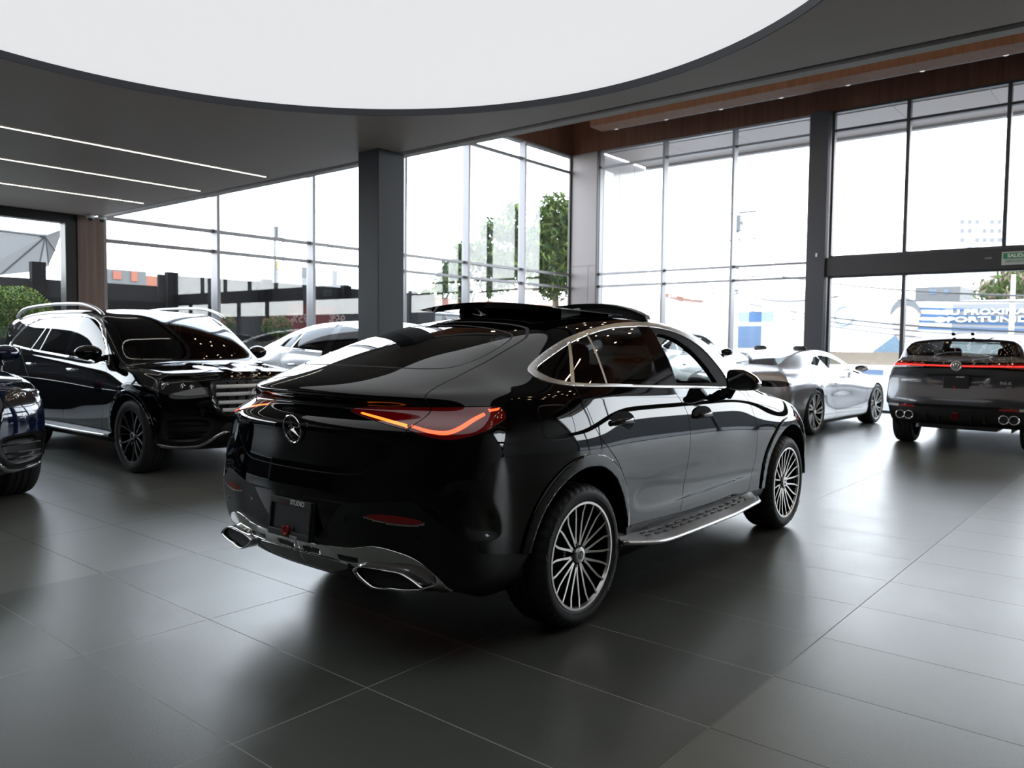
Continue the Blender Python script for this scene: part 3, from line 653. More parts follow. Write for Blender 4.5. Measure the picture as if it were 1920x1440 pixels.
class Sheet:
    def __init__(s, V, N, F): s.V = V; s.N = N; s.F = F
    def cut(s, f, eps=2e-4):
        f = np.where(np.abs(f) < eps, 0.0, f); sg = np.sign(f)
        ln = np.array([len(x) for x in s.F]); flat = np.fromiter((i for x in s.F for i in x), int, ln.sum()); st = np.concatenate([[0], np.cumsum(ln)[:-1]])
        mn = np.minimum.reduceat(sg[flat], st); mxx = np.maximum.reduceat(sg[flat], st); cr = (mn < 0) & (mxx > 0)
        ids = np.nonzero(cr)[0]
        if len(ids) == 0: return f
        newV = []; newN = []; cache = {}; n = len(s.V); add = []; rem = set(ids.tolist()); fl = f.tolist()
        for i in ids:
            face = s.F[i]; ring = []
            for a, b in zip(face, face[1:]+face[:1]):
                ring.append((a, fl[a]))
                if fl[a]*fl[b] < 0:
                    k = (a, b) if a < b else (b, a)
                    if k not in cache:
                        t = fl[k[0]]/(fl[k[0]]-fl[k[1]]); cache[k] = n+len(newV)
                        newV.append(s.V[k[0]]*(1-t)+s.V[k[1]]*t); nn = s.N[k[0]]*(1-t)+s.N[k[1]]*t; newN.append(nn/np.linalg.norm(nn))
                    ring.append((cache[k], 0.0))
            for sgn in (1, -1):
                p = tuple(v for v, q in ring if q*sgn >= 0)
                if len(p) >= 3 and any(q*sgn > 0 for _, q in ring): add.append(p)
        s.F = [x for i, x in enumerate(s.F) if i not in rem]+add
        if newV: s.V = np.concatenate([s.V, np.array(newV)]); s.N = np.concatenate([s.N, np.array(newN)])
        return np.concatenate([f, np.zeros(len(newV))])
def curve(pts, closed=True, n=8):
    """Catmull-Rom through the points; a point with a third item is a sharp corner"""
    P = [np.array(p[:2], float) for p in pts]; C = [len(p) > 2 for p in pts]; m = len(P); out = []
    for i in range(m if closed else m-1):
        j = (i+1) % m; p1, p2 = P[i], P[j]
        p0 = P[i-1] if (closed or i > 0) else 2*p1-p2
        p3 = P[(j+1) % m] if (closed or j < m-1) else 2*p2-p1
        if C[i]: p0 = 2*p1-p2
        if C[j]: p3 = 2*p2-p1
        if C[i] and C[j]: out.append(p1); continue
        for q in range(n):
            t = q/n; out.append(0.5*((2*p1)+(-p0+p2)*t+(2*p0-5*p1+4*p2-p3)*t*t+(-p0+3*p1-3*p2+p3)*t**3))
    if not closed: out.append(P[-1])
    return np.array(out)
def sdist(Q, poly):
    """signed distance to a closed polygon (inside < 0)"""
    lo = poly.min(0)-0.15; hi = poly.max(0)+0.15; near = ((Q >= lo) & (Q <= hi)).all(1); out = np.full(len(Q), 1.0); q = Q[near]
    if len(q) == 0: return out
    d = np.full(len(q), 1e9); ins = np.zeros(len(q), bool)
    for a, b in zip(poly, np.roll(poly, -1, 0)):
        e = b-a; L2 = e@e
        if L2 < 1e-14: continue
        t = np.clip(((q-a)@e)/L2, 0, 1); d = np.minimum(d, np.hypot(*(q-a-t[:, None]*e).T))
        c = ((a[1] > q[:, 1]) != (b[1] > q[:, 1]))
        if c.any():
            xi = a[0]+(q[:, 1]-a[1])*(b[0]-a[0])/(b[1]-a[1]+1e-30); ins ^= c & (q[:, 0] < xi)
    out[near] = np.where(ins, -d, d); return out
PROJ = {'side': (0, 2), 'back': (1, 2), 'top': (0, 1)}
def rfield(V, r):
    if 'circle' in r:
        c = r['circle']; return np.hypot(V[:, 0]-c[0], V[:, 2]-c[1])-c[2]
    if 'plane' in r:                                       # n.x + d < 0 inside
        return V@np.array(r['plane'][:3])+r['plane'][3]
    a, b = PROJ[r['proj']]; return sdist(V[:, [a, b]]*np.array([1, -1 if r['proj'] == 'top' else (1 if r['proj'] == 'side' else 1)])*np.array([-1 if r['proj'] == 'back' else 1, 1]), r['poly'])
def region_cut(sheet, regions):
    """regions in priority order; each: name, proj/poly | circle | plane, pred(V,N)->bool, grow, gap"""
    for r in regions:
        f = rfield(sheet.V, r)
        ok = r['pred'](sheet.V, sheet.N) if 'pred' in r else np.ones(len(f), bool)
        if 'poly' in r and len(r['poly']) <= 6 and r['name'] is not None and r.get('proj') != 'diag':    # slim straight strips: cut along every edge line
            a_, b_ = PROJ[r['proj']]; sg_ = {'side': (1, 1), 'top': (1, -1), 'back': (-1, 1)}[r['proj']]; pl_ = np.array(r['poly'])
            for p_, q_ in zip(pl_, np.roll(pl_, -1, 0)):
                Q = sheet.V[:, [a_, b_]]*np.array(sg_); e_ = (q_-p_)/(np.linalg.norm(q_-p_)+1e-9); ff = (Q-p_)@np.array([-e_[1], e_[0]])
                nr = ((Q >= pl_.min(0)-.06) & (Q <= pl_.max(0)+.06)).all(1) & (r['pred'](sheet.V, sheet.N) if 'pred' in r else True)
                sheet.cut(np.where(nr, ff, 1.0))
        offs = [r.get('grow', 0.0)]
        if r.get('gap'): g = r['gap']; offs = [offs[0]-g, offs[0], offs[0]+g]
        for o in offs:
            f = rfield(sheet.V, r); ok = r['pred'](sheet.V, sheet.N) if 'pred' in r else np.ones(len(f), bool)
            ff = np.where(ok, f-o, 1.0)
            # keep only faces whose vertices all satisfy the predicate: mask by making others positive
            sheet.cut(ff if not r.get('open') else ff)
    lens = np.array([len(x) for x in sheet.F]); flat = np.fromiter((i for x in sheet.F for i in x), int, lens.sum()); st = np.concatenate([[0], np.cumsum(lens)[:-1]])
    cen = np.add.reduceat(sheet.V[flat], st, axis=0)/lens[:, None]; cn = np.add.reduceat(sheet.N[flat], st, axis=0)/lens[:, None]
    lab = np.full(len(sheet.F), -1)
    gap = np.zeros(len(sheet.F), bool); done = np.zeros(len(sheet.F), bool)
    for i, r in enumerate(regions):
        f = rfield(cen, r)-r.get('grow', 0.0); ok = r['pred'](cen, cn) if 'pred' in r else np.ones(len(f), bool)
        if r.get('gap'):
            g = (np.abs(f) < r['gap']) & ok & ~done; gap |= g; done |= g
        if r['name'] is None: continue
        ins = (f < 0) & ok & ~done; lab[ins] = i; done |= ins
    # press the panel gaps inwards along their middle line
    dep = np.zeros(len(sheet.V))
    for r in regions:
        if r.get('gap'):
            f = rfield(sheet.V, r)-r.get('grow', 0.0); ok = r['pred'](sheet.V, sheet.N) if 'pred' in r else np.ones(len(f), bool)
            gv = np.zeros(len(sheet.V), bool)
            dep = np.where((np.abs(f) < r['gap']*.4) & ok, 0.005, dep)
    gfaces = np.nonzero(gap)[0]; ing = np.zeros(len(sheet.V), bool)
    for i in gfaces: ing[list(sheet.F[i])] = True
    sheet.V = sheet.V-sheet.N*(dep*ing)[:, None]
    return lab, gap
def sheet_part(sheet, faces, name, m, parent, sides=(1,), offset=0.0, merge=False, thick=0.0, smooth_idx=None):
    """build one object (or one per side) from faces of the right half; side -1 is the mirrored copy"""
    if len(faces) == 0: return []
    F = [sheet.F[i] for i in faces]; used = sorted({i for f in F for i in f}); mp = {u: k for k, u in enumerate(used)}
    V = sheet.V[used]+sheet.N[used]*offset; N = sheet.N[used]; F = [tuple(mp[i] for i in f) for f in F]
    res = []
    def mk(VV, NN, FF):
        me = bpy.data.meshes.new(name); me.from_pydata(VV.tolist(), [], FF); me.shade_smooth()
        me.normals_split_custom_set_from_vertices(NN.tolist())
        o = obj(name, me, m, parent)
        if thick:
            s = o.modifiers.new('thickness', 'SOLIDIFY'); s.thickness = thick; s.offset = -1
        return o
    mir = np.array([1, -1, 1])
    if merge:
        n = len(V); res.append(mk(np.concatenate([V, V*mir]), np.concatenate([N, N*mir]), F+[tuple(i+n for i in f[::-1]) for f in F]))
    else:
        for s in sides:
            if s == 1: res.append(mk(V, N, F))
            else: res.append(mk(V*mir, N*mir, [f[::-1] for f in F]))
    return res
def side_ray(sheetV, sheetN, x, z):
    """point of the skin seen from the right at (x, z)"""
    d = (sheetV[:, 0]-x)**2+(sheetV[:, 2]-z)**2+np.where(sheetV[:, 1] > -0.35, 10, 0); i = np.argsort(d)[:4]
    w = 1/(d[i]+1e-6); w /= w.sum(); return (sheetV[i]*w[:, None]).sum(0), (sheetN[i]*w[:, None]).sum(0)
def skin_at(V, N, a, b, proj, ex=None):
    """interpolated skin point for projected coordinates"""
    i0, i1 = PROJ[proj]; d = (V[:, i0]-a)**2+(V[:, i1]-b)**2
    if ex is not None: d = np.where(ex(V, N), d, 10)
    i = np.argsort(d)[:5]; w = 1/(d[i]+2e-6); w /= w.sum(); p = (V[i]*w[:, None]).sum(0); n = (N[i]*w[:, None]).sum(0); return p, n/np.linalg.norm(n)
# ================================================================= car parts shared by all
M_rubber = mat('tyre_rubber', (0.026,0.026,0.027), 0.6, spec=0.4)
M_chrome = mat('chrome', (0.82,0.82,0.83), 0.08, 1.0)
M_satin = mat('satin_aluminium', (0.62,0.61,0.60), 0.30, 1.0)
M_machined = mat('machined_aluminium', (0.72,0.69,0.66), 0.26, 0.85)
M_gloss = mat('gloss_black', (0.004,0.004,0.0045), 0.04)
M_blackpaint = mat('black_paint', (0.0018,0.0018,0.0022), 0.025, spec=0.44)
M_plastic = mat('satin_black_plastic', (0.011,0.011,0.0115), 0.38, spec=0.28)
M_matt = mat('matt_black_rubber', (0.006,0.006,0.006), 0.7, spec=0.12)
M_tint = glass('tinted_glass', (0.045,0.045,0.045), 1.0)
M_clear = glass('clear_glass', (0.72,0.78,0.76), 1.0)
M_lamp = mat('red_lens', (0.11,0.001,0.003), 0.05, coat=1.0, emis=(0.5,0.004,0.006), es=0.05)
M_lampd = mat('dark_red_lens', (0.06,0.001,0.002), 0.05, coat=1.0)
M_tube = mat('lit_light_tube', (0.3,0.02,0.01), 0.2, coat=0.8, emis=(1.0,0.085,0.025), es=2.6)
M_tubeo = mat('lit_amber_tube', (0.3,0.05,0.01), 0.2, coat=0.8, emis=(1.0,0.20,0.02), es=2.6)
M_seam = mat('panel_gap', (0.002,0.002,0.002), 0.6)
M_reflector = mat('red_reflector', (0.28,0.006,0.008), 0.12, coat=0.8)
M_mirror = mat('mirror_glass', (0.75,0.77,0.78), 0.02, 1.0)
M_leather = mat('dark_leather', (0.02,0.02,0.021), 0.5)
M_inner = mat('cabin_trim', (0.012,0.012,0.012), 0.7)
def plate_solid(pts, y0, y1):
    m = MB(); m.prism([(x, y0, z) for x, z in pts], y1-y0, (0,1,0)); return m
def make_wheel(parent, R=.367, rim=.277, w=.245, style='multi', mface=None, mback=None, full=True, cap='star', letters=None):
    """wheel part: outer face towards -y, centre of the outer face at the origin"""
    mface = mface or M_machined; mback = mback or M_gloss
    wh = bpy.data.objects.new('wheel', None); COL.objects.link(wh); wh.parent = parent; wh.empty_display_size = .1
    n = 160 if full else 64
    prof = [(rim-.012, .012), (rim, .003), (rim+.012, -.004), (rim+.020, -.003), (rim+.022, -.0075), (rim+(R-rim)*.45, -.010), (R-.034, -.005), (R-.031, -.002), (R-.028, -.002), (R-.012, .012), (R-.003, .035)]
    for k in range(4):
        y = .045+k*(w-.09)/3.6
        prof += [(R, y), (R, y+(w-.09)/3.6-.011), (R-.008, y+(w-.09)/3.6-.010), (R-.008, y+(w-.09)/3.6-.001)]
    prof += [(R, w-.045), (R-.012, w-.012), (R-.035, w+.004), (rim, w)]
    V = []; F = []; m = len(prof)
    for i in range(n):
        a = 2*math.pi*i/n; g = (i % 4 == 0) and full
        for k, (r, t) in enumerate(prof):
            rr = r-.006 if (g and (8 <= k <= 12 or m-5 <= k <= m-2)) else r
            V.append((rr*math.cos(a), t, rr*math.sin(a)))
        j = (i+1) % n
        for k in range(m-1): F.append((i*m+k, j*m+k, j*m+k+1, i*m+k+1))
    ty = MB().add(V, F).build('tyre', M_rubber, wh, smooth=True); autosmooth(ty, 50)
    b = MB(); b.lathe([(rim-.002, .006), (rim-.002, -.001), (rim-.014, -.001), (rim-.020, .014)], 64)
    rl = b.build('rim_lip', mface, wh, smooth=True); autosmooth(rl, 40)
    b = MB(); b.lathe([(rim-.020, .014), (rim-.030, .06), (rim-.034, w-.03), (rim-.010, w)], 48).lathe([(0, w*.62), (rim-.036, w*.62)], 40)
    br = b.build('rim_barrel', mback, wh, smooth=True); autosmooth(br, 40)
    if full: MB().lathe([(0, .105), (rim*.70, .105), (rim*.70, .118), (0, .118)], 40).build('brake_disc', mat('brake_disc', (0.25,0.25,0.25), 0.35, 0.9), wh)
    def spoke_mesh(pl, wd, dz0, dz1, th):
        """pl polyline (r, angle) -> front strip plus side walls"""
        m = MB(); pts = [(r*math.cos(a), r*math.sin(a)) for r, a in pl]; L_ = []; R_ = []
        for i, (x, z) in enumerate(pts):
            a = pts[max(i-1, 0)]; c = pts[min(i+1, len(pts)-1)]; t = np.array([c[0]-a[0], c[1]-a[1]]); t = t/np.linalg.norm(t); nn = np.array([-t[1], t[0]])
            ww = wd[0]+(wd[1]-wd[0])*i/(len(pts)-1); L_.append(np.array([x, z])+nn*ww/2); R_.append(np.array([x, z])-nn*ww/2)
        Vv = []; Ff = []
        for i in range(len(pts)):
            d = dz0+(dz1-dz0)*(i/(len(pts)-1))**1.3
            for q, e in ((L_[i], 0), (R_[i], 0), (L_[i], th), (R_[i], th)): Vv.append((q[0], d+e, q[1]))
        for i in range(len(pts)-1):
            a = i*4; c = a+4
            Ff += [(a, c, c+1, a+1), (a+2, a+3, c+3, c+2), (a, a+2, c+2, c), (a+1, c+1, c+3, a+3)]
        Ff += [(0, 1, 3, 2), (len(Vv)-4, len(Vv)-2, len(Vv)-1, len(Vv)-3)]
        return m.add(Vv, Ff)
    def place(mb, name, mm, N, tf=1.0):
        me = _mesh(name, mb.V, mb.F)
        for k in range(N):
            o = obj(name, me, mm if k == 0 else None, wh); o.rotation_euler = (0, -2*math.pi*k/N, 0)
    if style == 'multi':
        for angs in ((6.5, 3.0, 0.0, -.8, .6), (11.5, 15, 18.0, 18.8, 17.4)):
            pl = [(r_, math.radians(g_)) for r_, g_ in zip((.050, .10, .16, .22, rim-.016), angs)]
            place(spoke_mesh(pl, (.0135, .0095), .030, .002, .004), 'spoke', mface, 10)
            sp_ = spoke_mesh(pl, (.0125, .0085), .034, .006, .035); me = _mesh('spoke_back', sp_.V, sp_.F); allb = MB()
            for k in range(10):
                M_ = Matrix.Rotation(-2*math.pi*k/10, 4, 'Y'); allb.add([tuple(M_ @ Vector(v)) for v in sp_.V], sp_.F)
            allb.build('spoke_web', mback, wh)
    elif style == 'five':
        for s_ in (1, -1):
            pl = [(.05, s_*.05), (.11, s_*.10), (.18, s_*.17), (rim-.016, s_*.26)]
            place(spoke_mesh(pl, (.020, .017), .032, .004, .03), 'spoke', mface, 5)
        pl = [(.05, .0), (.12, .0), (rim-.03, .0)]
        place(spoke_mesh([(.07, math.pi/5-.10), (.14, math.pi/5-.05), (rim-.016, math.pi/5+.0)], (.014, .013), .036, .008, .03), 'spoke', mback, 5)
    elif style == 'swirl':
        for d in (0, .30):
            pl = [(.05, d*.5), (.10, d+.02), (.17, d+.10), (rim-.016, d+.22)]
            place(spoke_mesh(pl, (.016, .024), .034, .004, .03), 'spoke', mface, 10 if d == 0 and False else 7)
    elif style == 'ten':
        place(spoke_mesh([(.05, 0), (.15, .02), (rim-.016, .05)], (.018, .022), .034, .004, .03), 'spoke', mface, 10)
    b = MB().lathe([(0, .020), (.030, .020), (.036, .024), (.044, .040), (.050, .075)], 32); hc = b.build('hub', mback, wh, smooth=True); autosmooth(hc, 40)
    b = MB().lathe([(0.0, .014), (.028, .014), (.039, .016), (.043, .022), (.043, .03)], 32).build('hub_cap', M_satin, wh, smooth=True); autosmooth(b, 40)
    if cap == 'star':
        MB().lathe([(0, .0125), (.023, .0125), (.023, .015), (0, .015)], 24).build('cap_badge', M_gloss, wh)
        s = MB(); star3(s, .020, .010, .0125); s.build('emblem', M_chrome, wh)
    for k in range(5):
        a = 2*math.pi*(k+.5)/5
        if full: MB().lathe([(0, .026), (.0085, .026), (.0085, .06)], 12, 'y', (.056*math.cos(a), 0, .056*math.sin(a))).build('bolt_hole', M_black, wh)
    if letters:
        for s_, ac, sz in letters:
            me = text_mesh(s_, sz, 0.0014, True); me.name = 'tyre_lettering'
            for v in me.vertices:
                r = rim+(R-rim)*.50+v.co.y; a = ac-v.co.x/(rim+(R-rim)*.5)*1.25; v.co = Vector((r*math.cos(a), -.0095-v.co.z, r*math.sin(a)))
            me.materials.clear(); me.materials.append(mat('tyre_letter', (0.10,0.10,0.10), 0.5)); obj('tyre_lettering', me, None, wh)
    return wh
def star3(mb, R, y0, y1, c=(0, 0), rot=0.0):
    """three-pointed star facing -y"""
    for k in range(3):
        a = math.pi/2+rot+2*math.pi*k/3; t = (math.cos(a), math.sin(a)); n_ = (-t[1], t[0]); q = R*.16
        tip = (c[0]+t[0]*R, c[1]+t[1]*R); l = (c[0]+n_[0]*q, c[1]+n_[1]*q); r = (c[0]-n_[0]*q, c[1]-n_[1]*q)
        mb.add([(c[0], y0, c[1]), (tip[0], (y0+y1)/2, tip[1]), (l[0], y1, l[1]), (r[0], y1, r[1]), (c[0]-t[0]*q, y1, c[1]-t[1]*q)], [(0,2,1), (0,1,3), (1,2,3), (0,4,2), (0,3,4), (2,4,3)])
def star_badge(parent, name, r, M_, ringr=None):
    """star in a ring; M_ places a badge facing -y"""
    b = MB(); P = [(r*math.cos(2*math.pi*i/40), 0, r*math.sin(2*math.pi*i/40)) for i in range(40)]
    b.tube(P, r*.075, 8, closed=True); star3(b, r*.95, -r*.16, r*.02)
    b.xf(M_); o = b.build(name, M_chrome, parent, smooth=False); autosmooth(o, 30); return o
def seat(parent, x, y, m=None, name='seat'):
    b = MB(); m = m or M_leather
    b.obox((x+.02, y, .62), (.25, 0, .02), (0, .24, 0), (0, 0, .09))
    b.obox((x-.27, y, .98), (.09, 0, .02), (0, .235, 0), (-.08, 0, .33))
    b.obox((x-.38, y, 1.36), (.05, 0, 0), (0, .12, 0), (-.015, 0, .085))
    b.build(name, m, parent, bevel=.05, smooth=True)
def cabin(parent, xd, zf=.40, wy=.62, xr=.15, rear=True, zd=.98, steer=True):
    """floor pan, dashboard, seats and steering wheel"""
    MB().box(xr-.75, xd+1.0, -wy-.12, wy+.12, zf-.12, zf-.06).build('floor_pan', M_inner, parent)
    b = MB().obox((xd+.25, 0, zd-.10), (.28, 0, .0), (0, wy+.02, 0), (0, 0, .12)); b.obox((xd+.02, 0, zd-.25), (.05, 0, 0), (0, .14, 0), (0, 0, .3)); b.build('dashboard', M_inner, parent, bevel=.04, smooth=True)
    if steer:
        P = []; cx, cy, cz = xd-.18, .36, zd-.02
        for i in range(28):
            a = 2*math.pi*i/28; P.append((cx-.06*math.sin(a)*1.0, cy+.18*math.cos(a), cz+.17*math.sin(a)))
        MB().tube(P, .014, 8, closed=True).obox((cx+.02, cy, cz-.01), (.03, 0, .01), (0, .16, 0), (0, 0, .022)).build('steering_wheel', M_leather, parent, smooth=True)
    for y in (-.36, .36): seat(parent, xd-.85, y)
    if rear:
        b = MB().obox((xd-1.75, 0, .62), (.26, 0, 0), (0, wy-.04, 0), (0, 0, .09)).obox((xd-2.06, 0, .95), (.08, 0, 0), (0, wy-.04, 0), (-.07, 0, .28))
        for y in (-.36, .36): b.obox((xd-2.15, y, 1.27), (.05, 0, 0), (0, .12, 0), (-.01, 0, .07))
        b.build('rear_bench', M_leather, parent, bevel=.04, smooth=True)
def arch_poly(cx, cz, r, n=28, down=.02, flare=.0):
    P = [(cx+r*math.cos(math.pi*i/n), cz+r*math.sin(math.pi*i/n)) for i in range(n+1)]
    return np.array(P+[(cx-r-flare, down), (cx+r+flare, down)])
def build_skin(root, sp, regions, paint,  axles=(0, 2.9), arch=(.385, .445), dents=(), levels=3, wellr=None, yw=.93, bodyname='body_shell'):
    V, N, F = car_surface(sp, levels)
    if dents:
        for d in dents:
            f = rfield(V, d); ok = d['pred'](V, N) if 'pred' in d else np.ones(len(V), bool)
            t = np.clip(-f/d.get('soft', .05), 0, 1); t = t*t*(3-2*t); V = V-N*(np.where(ok, t, 0)*d['depth'])[:, None]
        N = vnormals(V, np.array(F)); z0 = np.abs(V[:, 1]) < 1e-6; N[z0, 1] = 0; N /= np.linalg.norm(N, axis=1)[:, None]
    V0, N0 = V.copy(), N.copy(); sh = Sheet(V, N, F)
    sidep = lambda V, N: V[:, 1] < -.35
    holes = [dict(name='_hole', proj='side', poly=arch_poly(a, arch[0], arch[1]), pred=sidep) for a in axles]
    regs = holes+list(regions)
    for r in regs:
        if 'poly' in r: r['poly'] = np.array([p[:2] for p in r['poly']], float)
    lab, gap = region_cut(sh, regs)
    sheet_part(sh, np.nonzero(gap)[0], 'panel_gap', M_seam, root, merge=True)
    out = {}
    for i, r in enumerate(regs):
        if r['name'] in (None, '_hole'): continue
        ids = np.nonzero((lab == i) & ~gap)[0]
        os_ = sheet_part(sh, ids, r['name'], r['mat'], root, sides=r.get('sides', (1, -1)), offset=r.get('offset', 0), merge=r.get('merge', False), thick=r.get('thick', 0))
        if r.get('label'):
            for o in os_: o['label'] = r['label']
        out[r['name']] = os_
    body = sheet_part(sh, np.nonzero((lab == -1) & ~gap)[0], bodyname, paint, root, merge=True)
    out['body'] = body
    wr = wellr or arch[1]
    for a in axles:
        for s in (1, -1):
            b = MB().lathe([(wr+.006, -.36 if s > 0 else -.36), (wr+.006, -.012)], 40, 'y', (0, 0, 0), 0, math.pi)
            b.lathe([(0, -.36), (wr+.006, -.36)], 40, 'y', (0, 0, 0), 0, math.pi); b.box(-wr, wr, -.36, -.355, -.12, 0)
            V_ = [(v[0]+a, (-yw-v[1]-.36+.36) if False else v[1], v[2]+arch[0]) for v in b.V]
            b.V = [(x, (-(yw-.012)+(-y-.012)), z) for x, y, z in V_]
            b.build('wheel_well', M_black, root, mirror=(s < 0))
    return sh, V0, N0, out
# ================================================================= black coupe: skin
GLC = dict(
 zf=[-.10, 0.0, .13, .33, .49, .64, .76, .86, .94, 1.0],
 inset=[.14, .050, .015, .004, .000, .000, .010, .024, .042, .066],
 xs=[-.62, -.42, -.20, .02, .25, .52, .85, 1.20, 1.55, 1.85, 2.12, 2.40, 2.66, 2.92, 3.16, 3.36],
 w=[(-.8, .915), (-.6, .932), (-.3, .944), (0, .950), (.3, .944), (.6, .930), (1.2, .922), (2.0, .924), (2.5, .936), (2.9, .946), (3.2, .932), (3.5, .87), (3.7, .80)],
 sill=[(-.8, .36), (-.4, .36), (0, .33), (.4, .30), (3.4, .30)],
 
 belt=[(-.75, 1.205), (-.6, 1.215), (-.35, 1.225), (0, 1.215), (.5, 1.195), (1.0, 1.175), (1.6, 1.150), (1.9, 1.130), (2.2, 1.10), (2.6, 1.055), (3.0, 1.01), (3.3, .955), (3.6, .86)],
 beltin=[(-.7, .05), (-.3, .025), (0, .012), (.5, 0), (2.0, 0), (2.4, .015), (3.4, .05)],
 rpow=3.0,
 bulge=[(0.0, .86, .42, .20, .012), (2.90, .84, .40, .18, .012), (1.4, .62, 1.0, .13, -.022)],
 rc=[(-.88, .30), (-.97, .345), (-1.045, .45), (-1.075, .60), (-1.082, .745), (-1.066, .88), (-1.072, 1.01), (-1.050, 1.085), (-.965, 1.150), (-1.015, 1.218)],
 rk=[(-.76, .79, .33), (-.81, .86, .375), (-.855, .90, .475), (-.872, .918, .62), (-.872, .920, .76), (-.842, .918, .89), (-.81, .905, 1.01), (-.79, .888, 1.075), (-.725, .825, 1.135), (-.80, .715, 1.198)],
 fk=[(3.36, .70, .22), (3.42, .76, .30), (3.46, .80, .42), (3.48, .82, .57), (3.48, .82, .68), (3.46, .81, .77), (3.43, .79, .83), (3.40, .77, .88), (3.37, .74, .91), (3.33, .70, .94)],
 fc=[(3.55, .22), (3.66, .30), (3.72, .42), (3.74, .57), (3.74, .69), (3.72, .78), (3.69, .85), (3.65, .90), (3.59, .94), (3.50, .965)],
 roof=[(-.75, 1.262), (-.62, 1.315), (-.42, 1.392), (-.20, 1.470), (.02, 1.536), (.25, 1.590), (.52, 1.627), (.85, 1.644), (1.2, 1.642), (1.55, 1.611), (1.85, 1.525), (2.12, 1.385), (2.40, 1.205), (2.66, 1.125), (2.92, 1.088), (3.16, 1.045), (3.36, .995)],
 cantz=[(-.75, .03), (-.62, .035), (-.42, .040), (-.20, .048), (.02, .058), (.25, .068), (.52, .075), (.85, .076), (1.2, .068), (1.55, .061), (1.85, .053), (2.12, .040), (2.4, .025), (3.4, .025)],
 canty=[(-.75, .62), (-.62, .61), (-.42, .60), (-.20, .60), (.02, .602), (.25, .606), (.6, .612), (1.2, .612), (1.55, .628), (1.85, .656), (2.12, .700), (2.4, .765), (2.9, .72), (3.36, .62)],
 bow=[(-.75, -.17), (-.4, -.11), (0, -.06), (.3, -.02), (.6, 0), (1.2, .04), (1.55, .12), (1.85, .20), (2.12, .24), (2.4, .12), (3.0, .06), (3.36, .10)],
)

#ENDSPEC
# ---- black coupe: regions, wheels, trim
def back_u(x, y): return abs(y)*.7+x*.7
def diag(pts): return [(back_u(p[0], p[1]), p[2]) for p in pts]
PROJ['diag'] = 'diag'
_rf0 = rfield
def rfield(V, r):
    if r.get('proj') == 'diag':
        return sdist(np.stack([(-V[:, 1]+V[:, 0])*.7, V[:, 2]], 1), np.array(r['poly'], float))
    return _rf0(V, r)
def strip(pts, w, closed=False):
    """polygon around an open polyline; w half width or list"""
    P = curve(pts, False, 6); n = len(P); W_ = np.interp(np.linspace(0, 1, n), np.linspace(0, 1, len(w)), w) if hasattr(w, '__len__') else np.full(n, w)
    T = np.gradient(P, axis=0); T /= np.linalg.norm(T, axis=1)[:, None]; Nn = np.stack([-T[:, 1], T[:, 0]], 1)
    return np.concatenate([P+Nn*W_[:, None], (P-Nn*W_[:, None])[::-1]])
